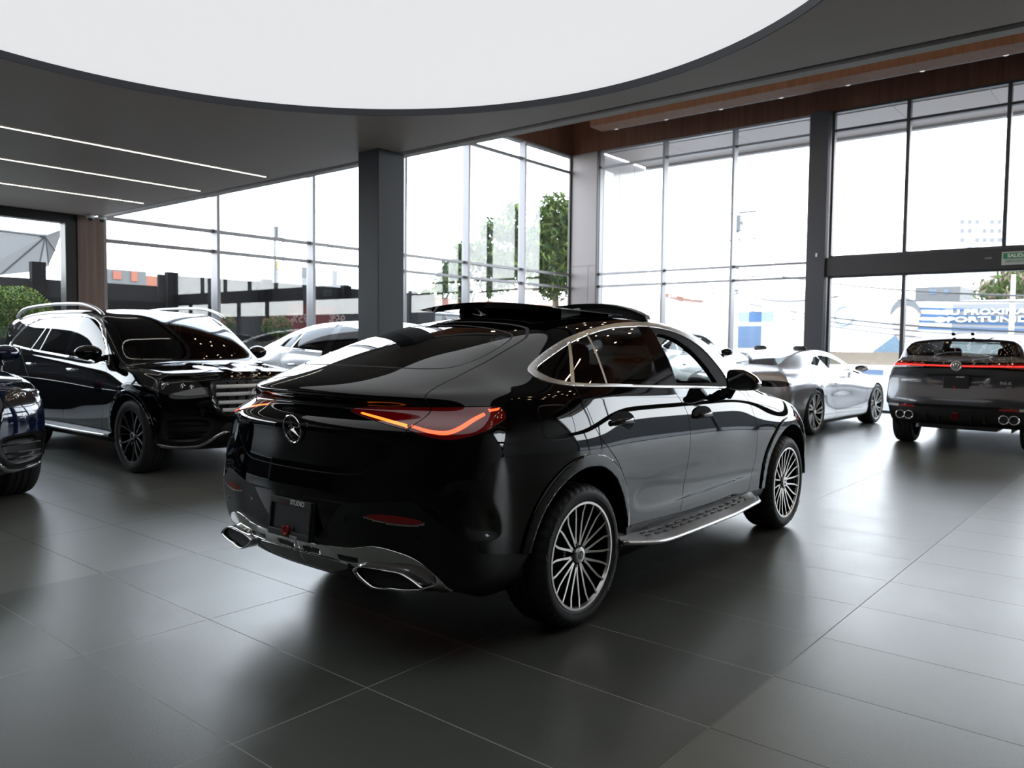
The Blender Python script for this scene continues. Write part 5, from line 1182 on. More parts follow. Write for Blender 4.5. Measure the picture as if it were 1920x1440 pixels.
def build_gls(label, loc, rotz, paint, detail=True):
    root = thing('sport_utility_car', label, 'car', loc, rotz)
    sd = lambda V, N: V[:, 1] < -.35
    fr = dict(proj='side', pred=sd); ft = lambda V, N: V[:, 0] > 3.55
    dlo_o = curve([(-.58,1.345),(-.45,1.42),(-.30,1.52),(-.07,1.63),(.3,1.705),(.81,1.735),(1.45,1.735),(1.85,1.705),(2.05,1.64),(2.22,1.51),(2.38,1.33),(2.50,1.15,'c'),(1.46,1.205),(.42,1.265),(-.24,1.315),(-.50,1.33)])
    dlo_i = curve([(-.50,1.355),(-.27,1.50),(-.04,1.60),(.3,1.675),(.81,1.705),(1.45,1.705),(1.82,1.678),(2.0,1.62),(2.17,1.49),(2.32,1.33),(2.40,1.175,'c'),(1.46,1.230),(.42,1.290),(-.24,1.342)])
    regs = [dict(name='window_pillar', mat=M_gloss, poly=[(.69,1.76),(.23,1.26),(.54,1.26),(.84,1.76)], **fr) if False else dict(name='window_divider', mat=M_satin, poly=[(.715,1.70),(.27,1.29),(.295,1.29),(.74,1.70)], **fr),
      dict(name='window_pillar', mat=M_gloss, poly=[(1.45,1.703),(1.28,1.244),(1.39,1.236),(1.60,1.703)], **fr),
      dict(name='window_divider', mat=M_satin, poly=[(.825,1.70),(.545,1.285),(.57,1.284),(.85,1.70)], **fr),
      dict(name='side_window', mat=M_tint, poly=dlo_i, **fr),
      dict(name='window_trim', mat=M_chrome, poly=dlo_o, offset=.004, thick=.012, **fr),
      dict(name='rear_door', mat=paint, poly=curve([(-.10,1.36,'c'),(.05,1.24),(.25,1.05),(.45,.86),(.52,.60),(.52,.42,'c'),(1.36,.42,'c'),(1.40,.8),(1.36,1.1),(1.30,1.30,'c')]), gap=.003, **fr),
      dict(name='front_door', mat=paint, poly=curve([(1.30,1.30,'c'),(1.36,1.1),(1.40,.8),(1.36,.42,'c'),(2.42,.42,'c'),(2.50,.7),(2.52,1.0),(2.46,1.16,'c')]), gap=.003, **fr),
      dict(name='windscreen', mat=glass('dark_screen', (.10,.11,.11), 1.0), proj='top', poly=curve([(1.90,-.5,'c'),(1.88,.3),(1.80,.64),(1.95,.695),(2.3,.735),(2.62,.775),(2.80,.70),(2.92,.45),(2.97,-.5,'c')]), pred=lambda V, N: (V[:, 2] > 1.15) & (V[:, 0] > 1.7) & (V[:, 0] < 3.1), merge=True, gap=.003),
      dict(name='bonnet', mat=paint, proj='top', poly=curve([(2.98,-.5,'c'),(2.93,.45),(2.80,.76),(3.1,.83),(3.55,.78),(3.80,.62),(3.90,.45),(3.96,-.5,'c')]), pred=lambda V, N: (V[:, 2] > 1.03) & (V[:, 0] > 2.7), gap=.003, merge=True),
      dict(name='head_lamp', mat=M_head, proj='back', poly=curve([(.545,.885),(.60,1.00),(.70,1.025),(.84,1.04),(.93,1.03),(.96,.98),(.93,.90),(.80,.862),(.64,.860)]), pred=ft, gap=.003),
      dict(name='grille_opening', mat=M_black, proj='back', poly=curve([(-.1,1.01,'c'),(.40,1.012),(.485,.985),(.485,.86),(.45,.73),(.39,.665),(.28,.635),(-.1,.63,'c')]), pred=ft, merge=True),
      dict(name='grille_surround', mat=M_gloss, proj='back', poly=curve([(-.1,1.035,'c'),(.42,1.035),(.525,1.00),(.525,.86),(.49,.71),(.42,.635),(.29,.600),(-.1,.595,'c')]), pred=ft, merge=True, offset=.008),
      dict(name='bumper_intake', mat=M_black, proj='back', poly=curve([(.52,.575),(.62,.600),(.84,.605),(.90,.58),(.90,.43),(.84,.385),(.66,.375),(.54,.43),(.47,.53)]), pred=ft),
      dict(name='intake_surround', mat=M_gloss, proj='back', poly=curve([(.50,.600),(.62,.630),(.87,.635),(.945,.60),(.945,.40),(.87,.355),(.64,.345),(.50,.41),(.43,.53)]), pred=ft, offset=.006),
      dict(name='lower_grille', mat=M_black, proj='back', poly=[(-.1,.56),(.36,.56),(.42,.50),(.36,.47),(-.1,.47)], pred=ft, merge=True),
      dict(name='chrome_skirt', mat=M_chrome, proj='back', poly=strip([(-.1,.478),(.28,.478),(.37,.465),(.45,.43),(.54,.355),(.62,.318),(.80,.315),(.92,.345)], .013), pred=ft, merge=True, offset=.012, thick=.01),
      dict(name='wheel_arch_trim', mat=M_gloss, proj='side', poly=arch_poly(3.135,.40,.50), offset=.014, thick=.02, pred=lambda V, N: (V[:, 1] < -.5) & (V[:, 2] > .45)),
      dict(name='wheel_arch_trim', mat=M_gloss, proj='side', poly=arch_poly(0,.40,.50), offset=.014, thick=.02, pred=lambda V, N: (V[:, 1] < -.5) & (V[:, 2] > .45)),
      dict(name='rear_window', mat=M_tint, proj='back', poly=[(-.1,1.36),(.60,1.36),(.66,1.42),(.58,1.66),(-.1,1.70)], pred=lambda V, N: V[:, 0] < -.75, merge=True),
      dict(name='tail_lamp', mat=M_lamp, proj='back', poly=[(.45,1.02),(.95,1.02),(.95,1.14),(.45,1.14)], pred=lambda V, N: V[:, 0] < -.75)]
    dents = [dict(proj='back', poly=curve([(-.1,1.01),(.46,1.0),(.47,.72),(.3,.64),(-.1,.63)]), depth=.035, soft=.03, pred=ft),
             dict(proj='back', poly=curve([(.52,.59),(.88,.60),(.88,.41),(.62,.38)]), depth=.045, soft=.03, pred=ft),
             dict(proj='top', poly=curve([(3.0,.30),(3.2,.12),(3.75,.10),(3.75,.30),(3.4,.42)]), depth=-.016, soft=.09, pred=lambda V, N: (V[:, 2] > 1.05) & (V[:, 0] > 2.9))]
    sh, V0, N0, out = build_skin(root, GLS, regs, paint, (0, 3.135), (.40, .45), dents, yw=.985)
    # grille slats and star
    for k, z in enumerate((.950, .868, .780, .698)):
        hw = (.468, .468, .445, .405)[k]
        P = [(4.035-.05*(abs(y)/.5)**2.4, y, z+(.0)) for y in np.linspace(-hw, hw, 21)]; mb = MB(); V_ = []
        for p in P: V_ += [(p[0]+.000, p[1], p[2]+.021), (p[0]+.024, p[1], p[2]+.000), (p[0]+.020, p[1], p[2]-.014), (p[0]-.004, p[1], p[2]-.019)]
        F_ = [(i*4+j, i*4+(j+1) % 4, (i+1)*4+(j+1) % 4, (i+1)*4+j) for i in range(20) for j in range(4)]
        mb.add(V_, F_).build('grille_slat', mat('silver_slat', (.85,.85,.85), .3, .1), root)
    for y in (-.33, -.22, -.11, .11, .22, .33): MB().box(3.985, 3.997, y-.006, y+.006, .66, 1.0).build('grille_bar', M_gloss, root)
    star_badge(root, 'grille_emblem', .115, Matrix.Translation((4.075, 0, .825)) @ Matrix.Rotation(math.radians(90), 4, 'Z'))
    star_badge(root, 'bonnet_emblem', .028, Matrix.Translation((3.925, 0, 1.055)) @ Matrix.Rotation(math.radians(90), 4, 'Z') @ Matrix.Rotation(math.radians(55), 4, 'X'))
    for s in (1, -1):
        for (y, z, r) in ((.86, .955, .040), (.73, .955, .026), (.66, .945, .022)):
            d = (V0[:, 1]+y)**2+(V0[:, 2]-z)**2+np.where(V0[:, 0] < 3.4, 10, 0); p = V0[int(np.argmin(d))]
            MB().lathe([(0, -.004), (r*.6, .006), (r, .002), (r*1.15, -.004)], 20, 'x', (p[0]+.004, -y, z)).build('lamp_projector', M_chrome, root, mirror=(s < 0), smooth=True)
        for z in (.545, .475, .43): MB().obox((3.83, -.70, z), (.02, -.01, 0), (.085, .17, 0), (0, 0, .005)).build('intake_blade', M_gloss, root, mirror=(s < 0))
        P = [(-.62,-.745,1.735),(-.40,-.745,1.83),(0,-.74,1.868),(.6,-.735,1.885),(1.2,-.735,1.882),(1.6,-.735,1.860),(1.9,-.74,1.80),(2.06,-.745,1.735)]
        C_ = curve([(p[0], p[2]) for p in P], False, 5); MB().tube([(c[0], -.775, c[1]-.012) for c in C_], .019, 10).build('roof_rail', M_satin, root, mirror=(s < 0), smooth=True)
        mb = MB().sphere((0, 0, 0), 1.0, 18); mb.V = [(2.36+v[0]*(.10 if v[0] > 0 else .07)+.02*v[1], -1.075+v[1]*.145, 1.285+v[2]*(.085)) for v in mb.V]; mb.build('mirror_housing', paint if False else M_blackpaint if paint is M_blackpaint else paint, root, mirror=(s < 0), smooth=True, sub=1)
        MB().obox((2.38, -.965, 1.215), (.06, 0, 0), (0, .07, .02), (0, .01, .035)).build('mirror_foot', M_gloss, root, mirror=(s < 0), bevel=.01)
        MB().prism([(2.285,-1.075+.12*math.cos(t),1.285+.07*math.sin(t)) for t in np.linspace(0,2*math.pi,20)[:-1]], .003, (-1,0,0)).build('mirror_glass', M_mirror, root, mirror=(s < 0))
        for x, z in ((.39, 1.11), (1.60, 1.07)):
            p, n_ = skin_at(V0, N0, x, z, 'side', lambda V, N: V[:, 1] < -.5); mb = MB(); pts = [(p[0]-.12+.24*i/8, p[1]-.010-.024*math.sin(math.pi*i/8), p[2]) for i in range(9)]
            mb.tube(pts, [.008]+[.016]*7+[.008], 10).build('door_handle', M_chrome, root, mirror=(s < 0), smooth=True)
        mb = MB(); V_ = []; xs_ = np.linspace(.52, 2.66, 20)
        for x in xs_:
            e = 1.0+.03*math.sin((x-.52)/2.14*math.pi); V_ += [(x,-.90,.44),(x,-e,.385),(x,-e,.35),(x,-.88,.34)]
        mb.add(V_, [(i*4+j,(i+1)*4+j,(i+1)*4+j+1,i*4+j+1) for i in range(19) for j in range(3)]+[(0,1,2,3),(76,79,78,77)]).build('running_board', M_plastic, root, mirror=(s < 0))
        MB().tube([(x, -(1.0+.03*math.sin((x-.52)/2.14*math.pi))-.002, .368) for x in xs_], .014, 8).build('step_edge', M_satin, root, mirror=(s < 0), smooth=True)
    dk = mat('grey_spoke', (.16,.16,.165), .2, .8)
    w0 = make_wheel(root, .40, .292, .28, 'five', mface=dk, full=False); w0.location = (3.135, -.975, .40)
    for x, y, rz in ((0, -.975, 0), (0, .975, math.pi), (3.135, .975, math.pi)):
        c = copy_tree(w0, root); c.location = (x, y, .40); c.rotation_euler = (0, math.radians(20), rz)
    if detail: cabin(root, 2.35, .45, .68, .1, zd=1.12)
    return root
build_gls('glossy black full-size sport utility car with silver grille slats beside the window wall', (4.95, 11.74, 0), math.radians(-90), M_blackpaint)
build_gls('dark blue sport utility car with only its front corner showing at the left edge', (1.86, 11.39, 0), math.radians(-90), M_blue)
# ---- silver crossovers: behind the column, and beyond the black coupe's open window
def stretch(sp, kx=1.0, kz=1.0, dz=0.0):
    s = dict(sp)
    s['xs'] = [x*kx for x in sp['xs']]
    for k in ('w', 'canty', 'bow', 'beltin', 'cantz'): s[k] = [(a*kx, b) for a, b in sp[k]]
    for k in ('belt', 'roof', 'sill'): s[k] = [(a*kx, b*kz) for a, b in sp[k]]
    s['bulge'] = [(a*kx, b*kz, c, d, e) for a, b, c, d, e in sp['bulge']]
    for k in ('rc', 'fc'): s[k] = [(a*kx, b*kz) for a, b in sp[k]]
    for k in ('rk', 'fk'): s[k] = [(a*kx, y, b*kz) for a, y, b in sp[k]]
    return s
def build_crossover(label, loc, rotz, paint, kx, kz):
    root = thing('crossover_car', label, 'car', loc, rotz); sp = stretch(GLC, kx, kz); q = lambda P: np.array([(p[0]*kx, p[1]*kz) for p in P])
    sd = lambda V, N: V[:, 1] < -.35; fr = dict(proj='side', pred=sd)
    dlo_o = curve([(-.252,1.290),(-.232,1.328),(-.052,1.398),(.142,1.457),(.508,1.533),(.822,1.571),(1.1,1.586),(1.35,1.583),(1.59,1.548),(1.782,1.475),(1.89,1.385),(1.975,1.274),(2.015,1.140,'c'),(1.121,1.179),(.325,1.217),(-.106,1.243),(-.215,1.264)])
    dlo_i = curve([(-.185,1.308),(-.165,1.330),(.002,1.375),(.215,1.436),(.439,1.488),(.729,1.530),(1.088,1.547),(1.336,1.541),(1.55,1.505),(1.73,1.430),(1.84,1.345),(1.925,1.252),(1.962,1.166,'c'),(1.121,1.203),(.342,1.241),(-.08,1.268)])
    regs = [dict(name='window_pillar', mat=M_gloss, poly=q([(1.04,1.62),(.96,1.15),(1.12,1.15),(1.17,1.62)]), **fr),
      dict(name='window_divider', mat=M_satin, poly=q([(.36,1.55),(.18,1.18),(.21,1.18),(.40,1.55)]), **fr),
      dict(name='side_window', mat=M_tint, poly=q(dlo_i), **fr), dict(name='window_trim', mat=M_chrome, poly=q(dlo_o), offset=.003, thick=.01, **fr),
      dict(name='rear_door', mat=paint, poly=q(curve([(.009,1.26,'c'),(.035,1.140),(.128,.961),(.32,.80),(.455,.56),(.469,.436,'c'),(1.123,.404,'c'),(1.21,.85),(1.122,1.128),(1.06,1.26,'c')])), gap=.003, **fr),
      dict(name='front_door', mat=paint, poly=q(curve([(1.06,1.26,'c'),(1.122,1.128),(1.21,.85),(1.123,.404,'c'),(2.185,.388,'c'),(2.28,.822),(2.175,1.091),(2.02,1.16,'c')])), gap=.003, **fr),
      dict(name='windscreen', mat=M_clear, proj='top', poly=curve([(1.70*kx,-.5,'c'),(1.69*kx,.30),(1.63*kx,.53),(1.85*kx,.585),(2.30*kx,.70),(2.52*kx,.55),(2.66*kx,-.5,'c')]), pred=lambda V, N: (V[:, 2] > 1.08*kz) & (V[:, 0] > 1.55*kx), merge=True),
      dict(name='rear_window', mat=M_tint, proj='back', poly=q(curve([(-.3,1.326,'c'),(.303,1.322),(.560,1.330),(.578,1.425),(.48,1.500),(-.3,1.547,'c')])), pred=lambda V, N: V[:, 0] < .27, merge=True),
      dict(name='tail_lamp', mat=M_lamp, proj='back', poly=[(.30,1.05*kz),(.9,1.05*kz),(.9,1.13*kz),(.30,1.13*kz)], pred=lambda V, N: V[:, 0] < -.5)]
    sh, V0, N0, out = build_skin(root, sp, regs, paint, (0, 2.90*kx), (.385, .445), yw=.935)
    w0 = make_wheel(root, .37, .27, .25, 'ten', full=False); w0.location = (2.90*kx, -.93, .37)
    for x, y, rz in ((0, -.93, 0), (0, .93, math.pi), (2.90*kx, .93, math.pi)):
        c = copy_tree(w0, root); c.location = (x, y, .37); c.rotation_euler = (0, .3, rz)
    for s in (1, -1):
        mb = MB().sphere((0, 0, 0), 1.0, 16); mb.V = [(1.82*kx+v[0]*.10, -1.03+v[1]*.12, 1.225*kz+v[2]*.075) for v in mb.V]; mb.build('mirror_housing', M_gloss, root, mirror=(s < 0), smooth=True, sub=1)
        MB().obox((1.83*kx, -.93, 1.16*kz), (.05, 0, 0), (0, .06, .01), (0, .01, .03)).build('mirror_foot', M_gloss, root, mirror=(s < 0), bevel=.01)
        for x, z in ((.362, 1.02), (1.408, .99)):
            p, n_ = skin_at(V0, N0, x*kx, z*kz, 'side', lambda V, N: V[:, 1] < -.5); pts = [(p[0]-.11+.22*i/8, p[1]-.008-.02*math.sin(math.pi*i/8), p[2]) for i in range(9)]
            MB().tube(pts, [.006]+[.013]*7+[.006], 8).build('door_handle', M_chrome, root, mirror=(s < 0), smooth=True)
    cabin(root, 1.95*kx, .42, .62, .15, rear=True, zd=1.0*kz)
    return root
build_crossover('silver fastback crossover between the black sport utility car and the dark square column', (8.02, 10.50, 0), math.radians(-90), M_silver2, 1.03, 1.068)
build_crossover('pale silver crossover seen through the open window of the black coupe', (12.75, 7.72, 0), math.radians(0), M_silver2, 1.03, 1.07)
# ---- silver grand tourer
GT = dict(zf=ZF, inset=[.16,.06,.025,.008,0,0,.012,.03,.052,.085], rpow=2.2, fpow=2.0,
 xs=[-.78,-.55,-.30,0,.30,.62,.95,1.30,1.65,2.0,2.35,2.65,2.90,3.15,3.38],
 w=[(-1,.90),(-.5,.965),(0,.995),(.35,.97),(.9,.935),(1.6,.93),(2.4,.955),(2.85,.985),(3.2,.95),(3.5,.88)], sill=.20,
 belt=[(-1,.98),(-.5,1.02),(0,1.04),(.4,1.03),(1,.99),(1.8,.94),(2.4,.89),(2.9,.86),(3.3,.80),(3.6,.74)],
 beltin=[(-1,.06),(-.3,.05),(.2,.04),(.8,.01),(2.2,.01),(2.8,.04),(3.5,.08)], bulge=[(0,.80,.42,.20,.030),(2.85,.74,.40,.18,.022),(1.3,.55,.8,.14,-.030)],
 rc=[(-1.0,.20),(-1.10,.27),(-1.16,.38),(-1.18,.50),(-1.18,.62),(-1.17,.74),(-1.17,.84),(-1.18,.92),(-1.17,.98),(-1.12,1.015)],
 rk=[(-.80,.78,.22),(-.88,.86,.28),(-.92,.89,.38),(-.94,.90,.50),(-.94,.905,.62),(-.93,.90,.74),(-.92,.88,.83),(-.91,.85,.90),(-.90,.81,.95),(-.87,.76,.985)],
 fk=[(3.40,.70,.16),(3.46,.78,.22),(3.50,.82,.32),(3.51,.83,.43),(3.50,.83,.52),(3.48,.82,.59),(3.45,.80,.65),(3.42,.77,.69),(3.38,.74,.72),(3.34,.70,.745)],
 fc=[(3.70,.16),(3.78,.22),(3.82,.32),(3.83,.43),(3.82,.52),(3.80,.59),(3.77,.66),(3.73,.72),(3.66,.77),(3.56,.80)],
 roof=[(-.95,1.035),(-.78,1.06),(-.55,1.12),(-.30,1.205),(0,1.295),(.30,1.36),(.62,1.395),(.95,1.405),(1.30,1.385),(1.65,1.30),(2.0,1.14),(2.35,.985),(2.65,.955),(2.9,.93),(3.15,.885),(3.38,.83)],
 cantz=[(-.9,.02),(-.5,.03),(0,.045),(.6,.055),(1.3,.06),(1.9,.045),(2.3,.02),(3.4,.03)], canty=[(-.9,.66),(-.55,.58),(-.3,.56),(0,.565),(.4,.58),(1.1,.58),(1.5,.60),(1.9,.68),(2.3,.78),(2.9,.74),(3.38,.62)],
 bow=[(-.9,-.16),(-.4,-.12),(.1,-.05),(.6,0),(1.1,.05),(1.5,.14),(1.9,.22),(2.3,.20),(2.8,.08),(3.38,.12)])
def build_gt():
    root = thing('grand_touring_car', 'silver two-door grand touring car with a long oval tail lamp near the charcoal column', 'car', (13.21, 5.42, 0), math.radians(-3.5))
    sd = lambda V, N: V[:, 1] < -.35; fr = dict(proj='side', pred=sd)
    dlo = curve([(.16,1.145),(.26,1.20),(.45,1.262),(.69,1.300),(1.0,1.310),(1.23,1.290),(1.50,1.230),(1.74,1.150),(1.98,1.045),(2.16,.965,'c'),(1.6,.985),(1.07,1.02),(.6,1.065),(.30,1.110)])
    dli = curve([(.23,1.145),(.30,1.19),(.45,1.238),(.69,1.275),(1.0,1.286),(1.23,1.266),(1.50,1.206),(1.74,1.125),(1.94,1.035),(2.05,.988,'c'),(1.6,1.005),(1.07,1.040),(.6,1.085),(.33,1.122)])
    regs = [dict(name='_hole', poly=curve([(.86,1.07,'c'),(.73,1.255),(1.0,1.272),(1.23,1.250),(1.50,1.190),(1.72,1.110),(1.92,1.010,'c')]), **fr),
      dict(name='window_divider', mat=M_satin, poly=[(.66,1.31),(.86,1.04),(.90,1.04),(.71,1.31)], **fr),
      dict(name='side_window', mat=M_clear, poly=dli, **fr), dict(name='window_trim', mat=M_chrome, poly=dlo, offset=.003, thick=.01, **fr),
      dict(name='door', mat=M_silver, poly=curve([(.74,1.06,'c'),(.70,.9),(.74,.70),(.93,.45),(.98,.36,'c'),(2.22,.34,'c'),(2.34,.50),(2.36,.75),(2.28,.93,'c')]), gap=.003, **fr),
      dict(name='rear_window', mat=glass('smoked_glass', (.30,.31,.31), 1.0), proj='top', poly=curve([(-.62,-.5,'c'),(-.60,.30),(-.50,.52),(-.1,.50),(.42,.47),(.50,.30),(.53,-.5,'c')]), pred=lambda V, N: (V[:, 2] > 1.04) & (V[:, 0] < .7), merge=True),
      dict(name='windscreen', mat=M_clear, proj='top', poly=curve([(1.25,-.5,'c'),(1.23,.30),(1.18,.52),(1.5,.56),(1.95,.66),(2.25,.66),(2.42,.40),(2.50,-.5,'c')]), pred=lambda V, N: (V[:, 2] > .96) & (V[:, 0] > 1.0), merge=True),
      dict(name='tail_lamp', mat=M_gloss, proj='diag', poly=curve(diag([(-1.165,-.34,.850),(-1.14,-.45,.885),(-1.09,-.60,.903),(-1.00,-.75,.902),(-.90,-.86,.885),(-.80,-.905,.855),(-.88,-.88,.825),(-1.00,-.78,.805),(-1.10,-.62,.808),(-1.15,-.45,.825)])), pred=lambda V, N: V[:, 0] < -.6, gap=.002),
      dict(name='rear_diffuser', mat=mat('dark_silver', (.16,.16,.165), .35, .6), proj='back', poly=[(-.1,.42),(.5,.42),(1.1,.42),(1.1,.1),(-.1,.1)], pred=lambda V, N: V[:, 0] < -.4, merge=True),
      dict(name='side_skirt', mat=M_silver, poly=[(.40,.30),(2.4,.28),(2.4,.1),(.40,.1)], gap=.003, **fr)]
    sh, V0, N0, out = build_skin(root, GT, regs, M_silver, (0, 2.85), (.37, .405), yw=.965)
    w0 = make_wheel(root, .375, .292, .28, 'swirl', mface=mat('pale_spoke', (.55,.55,.52), .25, .7), full=False, cap=None); w0.location = (2.85, -.965, .375)
    for x, y, rz in ((0, -.975, 0), (0, .975, math.pi), (2.85, .965, math.pi)):
        c = copy_tree(w0, root); c.location = (x, y, .375); c.rotation_euler = (0, .25, rz)
    for s in (1, -1):
        mb = MB().sphere((0, 0, 0), 1.0, 16); mb.V = [(1.92+v[0]*.09, -1.0+v[1]*.12, 1.055+v[2]*.065) for v in mb.V]; mb.build('mirror_housing', M_silver if s else None, root, mirror=(s < 0), smooth=True, sub=1)
        MB().prism([(1.845,-1.0+.10*math.cos(t),1.055+.05*math.sin(t)) for t in np.linspace(0,2*math.pi,20)[:-1]], .003, (-1,0,0)).build('mirror_glass', M_mirror, root, mirror=(s < 0))
        MB().obox((1.94, -.90, .985), (.04, 0, 0), (0, .06, .02), (0, .01, .02)).build('mirror_foot', M_gloss, root, mirror=(s < 0))
        p, n_ = skin_at(V0, N0, .98, .81, 'side', lambda V, N: V[:, 1] < -.5); MB().tube([(p[0]-.09+.18*i/8, p[1]-.004-.016*math.sin(math.pi*i/8), p[2]) for i in range(9)], .012, 8).build('door_handle', M_chrome, root, mirror=(s < 0), smooth=True)
        MB().lathe([(0,.01),(.05,.01),(.062,.0),(.062,.06)], 20, 'x', (-1.16, -.62, .30)).build('exhaust_tip', M_chrome, root, mirror=(s < 0), smooth=True)
    cabin(root, 1.95, .25, .60, .2, rear=False, zd=.88)
    return root
build_gt()
# ---- graphite family crossover seen square from behind
UNK = dict(zf=ZF, inset=INS, rpow=2.8,
 xs=[-.70,-.45,-.20,.05,.3,.6,.95,1.3,1.65,1.95,2.25,2.55,2.85,3.15,3.4],
 w=[(-.9,.90),(-.5,.945),(0,.975),(.4,.965),(1.5,.95),(2.3,.955),(2.89,.97),(3.4,.90),(3.7,.85)], sill=.36,
 belt=[(-.8,1.25),(-.3,1.24),(.4,1.20),(1.2,1.16),(2,1.10),(2.6,1.05),(3.2,.98),(3.6,.90)], beltin=[(-.8,.06),(-.2,.02),(.5,0),(2.2,0),(3.4,.05)],
 bulge=[(0,.9,.4,.2,.012),(2.89,.85,.4,.2,.012),(1.4,.6,1,.14,-.02)],
 rc=[(-.86,.36),(-.95,.40),(-1.0,.47),(-1.015,.62),(-1.0,.76),(-.965,.90),(-.955,1.04),(-.985,1.13),(-.985,1.215),(-.94,1.285)],
 rk=[(-.70,.78,.36),(-.76,.86,.40),(-.80,.90,.50),(-.83,.925,.63),(-.82,.925,.76),(-.79,.91,.90),(-.78,.89,1.04),(-.79,.87,1.12),(-.79,.845,1.19),(-.76,.80,1.25)],
 fk=GLC['fk'], fc=GLC['fc'],
 roof=[(-.76,1.42),(-.70,1.51),(-.45,1.60),(-.20,1.625),(.3,1.655),(.95,1.665),(1.3,1.65),(1.65,1.58),(1.95,1.44),(2.25,1.27),(2.55,1.12),(2.85,1.075),(3.15,1.035),(3.4,.98)],
 cantz=[(-.76,.06),(-.3,.06),(1.3,.06),(2.2,.04),(3.4,.03)], canty=[(-.76,.66),(-.45,.66),(.3,.66),(1.3,.66),(1.95,.70),(2.3,.76),(3.4,.62)],
 bow=[(-.76,-.14),(-.4,-.10),(0,-.02),(.6,0),(1.3,.05),(1.9,.2),(2.4,.14),(3.4,.10)])
def build_unk():
    root = thing('crossover_car', 'dark graphite crossover with a full-width red light bar at the right edge', 'car', (13.38, 2.30, 0), 0.0)
    k = 1.033; bp_ = lambda P: [(abs(a)*k, 1.45+(b-1.45)*k) if len(q_) == 2 else (a*k, 1.45+(b-1.45)*k, 'c') for q_ in P for a, b in [q_[:2]]]
    rp = lambda V, N: (V[:, 0] < -.35)
    sd = lambda V, N: V[:, 1] < -.35; fr = dict(proj='side', pred=sd)
    regs = [dict(name=None, proj='back', poly=np.array([(-.2,1.50),(.60,1.50),(.665,1.33),(.64,1.10),(.63,.82),(.56,.745),(-.2,.735)]), pred=rp, gap=.003),
      dict(name='light_bar', mat=mat('red_light_bar', (.3,.01,.01), .15, coat=.8, emis=(1.0,.020,.015), es=2.2), proj='back', poly=[(-.2,1.197),(.9,1.212),(.9,1.193),(-.2,1.180)], pred=lambda V, N: V[:, 0] < -.55, merge=True),
      dict(name='tail_lamp', mat=M_lamp, proj='back', poly=[(.40,1.235),(.64,1.240),(.9,1.25),(.9,1.17),(.64,1.165),(.40,1.20)], pred=lambda V, N: V[:, 0] < -.55),
      dict(name='lamp_band', mat=M_gloss, proj='back', poly=[(-.2,1.235),(.9,1.26),(.9,1.13),(.55,1.145),(-.2,1.165)], pred=lambda V, N: V[:, 0] < -.55, merge=True),
      dict(name='rear_window', mat=glass('rear_dark_glass', (.22,.24,.25), 1.0), proj='back', poly=curve([(-.2,1.325,'c'),(.60,1.325,'c'),(.53,1.43),(.46,1.51),(.40,1.525),(-.2,1.535,'c')]), pred=lambda V, N: V[:, 0] < -.30, merge=True),
      dict(name='roof_spoiler', mat=M_gloss, proj='back', poly=curve([(-.2,1.53,'c'),(.42,1.52),(.53,1.44),(.60,1.33,'c'),(.72,1.33,'c'),(.66,1.48),(.52,1.575),(-.2,1.615,'c')]), pred=lambda V, N: (V[:, 0] < -.30) & (V[:, 2] > 1.32), merge=True),
      dict(name='plate_recess', mat=M_graph, proj='back', poly=[(-.2,1.075),(.43,1.07),(.34,.94),(-.2,.90)], pred=rp, merge=True, gap=.003),
      dict(name='rear_reflector', mat=M_reflector, proj='back', poly=[(.52,.625),(.74,.630),(.735,.595),(.52,.600)], pred=rp),
      dict(name='fog_lamp', mat=mat('white_lens', (.6,.6,.62), .15, coat=.8), proj='back', poly=[(.745,.632),(.90,.640),(.90,.600),(.745,.596)], pred=rp),
      dict(name='tailgate', mat=M_graph, proj='back', poly=[(-.2,1.50),(.60,1.50),(.665,1.33),(.64,1.10),(.63,.82),(.56,.745),(-.2,.735)], pred=rp, merge=True),
      dict(name='rear_bumper', mat=M_plastic, proj='back', poly=[(-.2,.655),(.50,.655),(.60,.635),(1.1,.645),(1.1,.1),(-.2,.1)], pred=rp, merge=True),
      dict(name='side_window', mat=M_tint, poly=curve([(-.45,1.34),(-.30,1.45),(.2,1.55),(.9,1.585),(1.4,1.56),(1.75,1.44),(2.0,1.27),(2.08,1.16,'c'),(1.0,1.20),(.2,1.25),(-.3,1.29)]), **fr),
      dict(name='wheel_arch_trim', mat=M_plastic, proj='side', poly=arch_poly(0,.38,.49), offset=.01, thick=.02, pred=lambda V, N: (V[:, 1] < -.5) & (V[:, 2] > .42)),
      dict(name='windscreen', mat=M_clear, proj='top', poly=curve([(1.55,-.5,'c'),(1.50,.5),(1.8,.60),(2.2,.70),(2.40,.5),(2.5,-.5,'c')]), pred=lambda V, N: (V[:, 2] > 1.12) & (V[:, 0] > 1.4), merge=True)]
    dents = [dict(proj='back', poly=np.array([(-.2,1.07),(.42,1.065),(.34,.94),(-.2,.90)]), depth=.03, soft=.03, pred=rp), dict(proj='back', poly=np.array([(-.2,.65),(1.1,.64),(1.1,.1),(-.2,.1)]), depth=.02, soft=.02, pred=rp)]
    sh, V0, N0, out = build_skin(root, UNK, regs, M_graph, (0, 2.89), (.38, .435), dents, yw=.965)
    w0 = make_wheel(root, .375, .28, .26, 'ten', full=False, cap=None); w0.location = (2.89, -.955, .375)
    for x, y, rz in ((0, -.955, 0), (0, .955, math.pi), (2.89, .955, math.pi)):
        c = copy_tree(w0, root); c.location = (x, y, .375); c.rotation_euler = (0, .1, rz)
    # badge, lettering, plate, tips
    R_ = lambda x, z: Matrix.Translation((x, 0, z)) @ Matrix.Rotation(math.radians(-90), 4, 'Z')
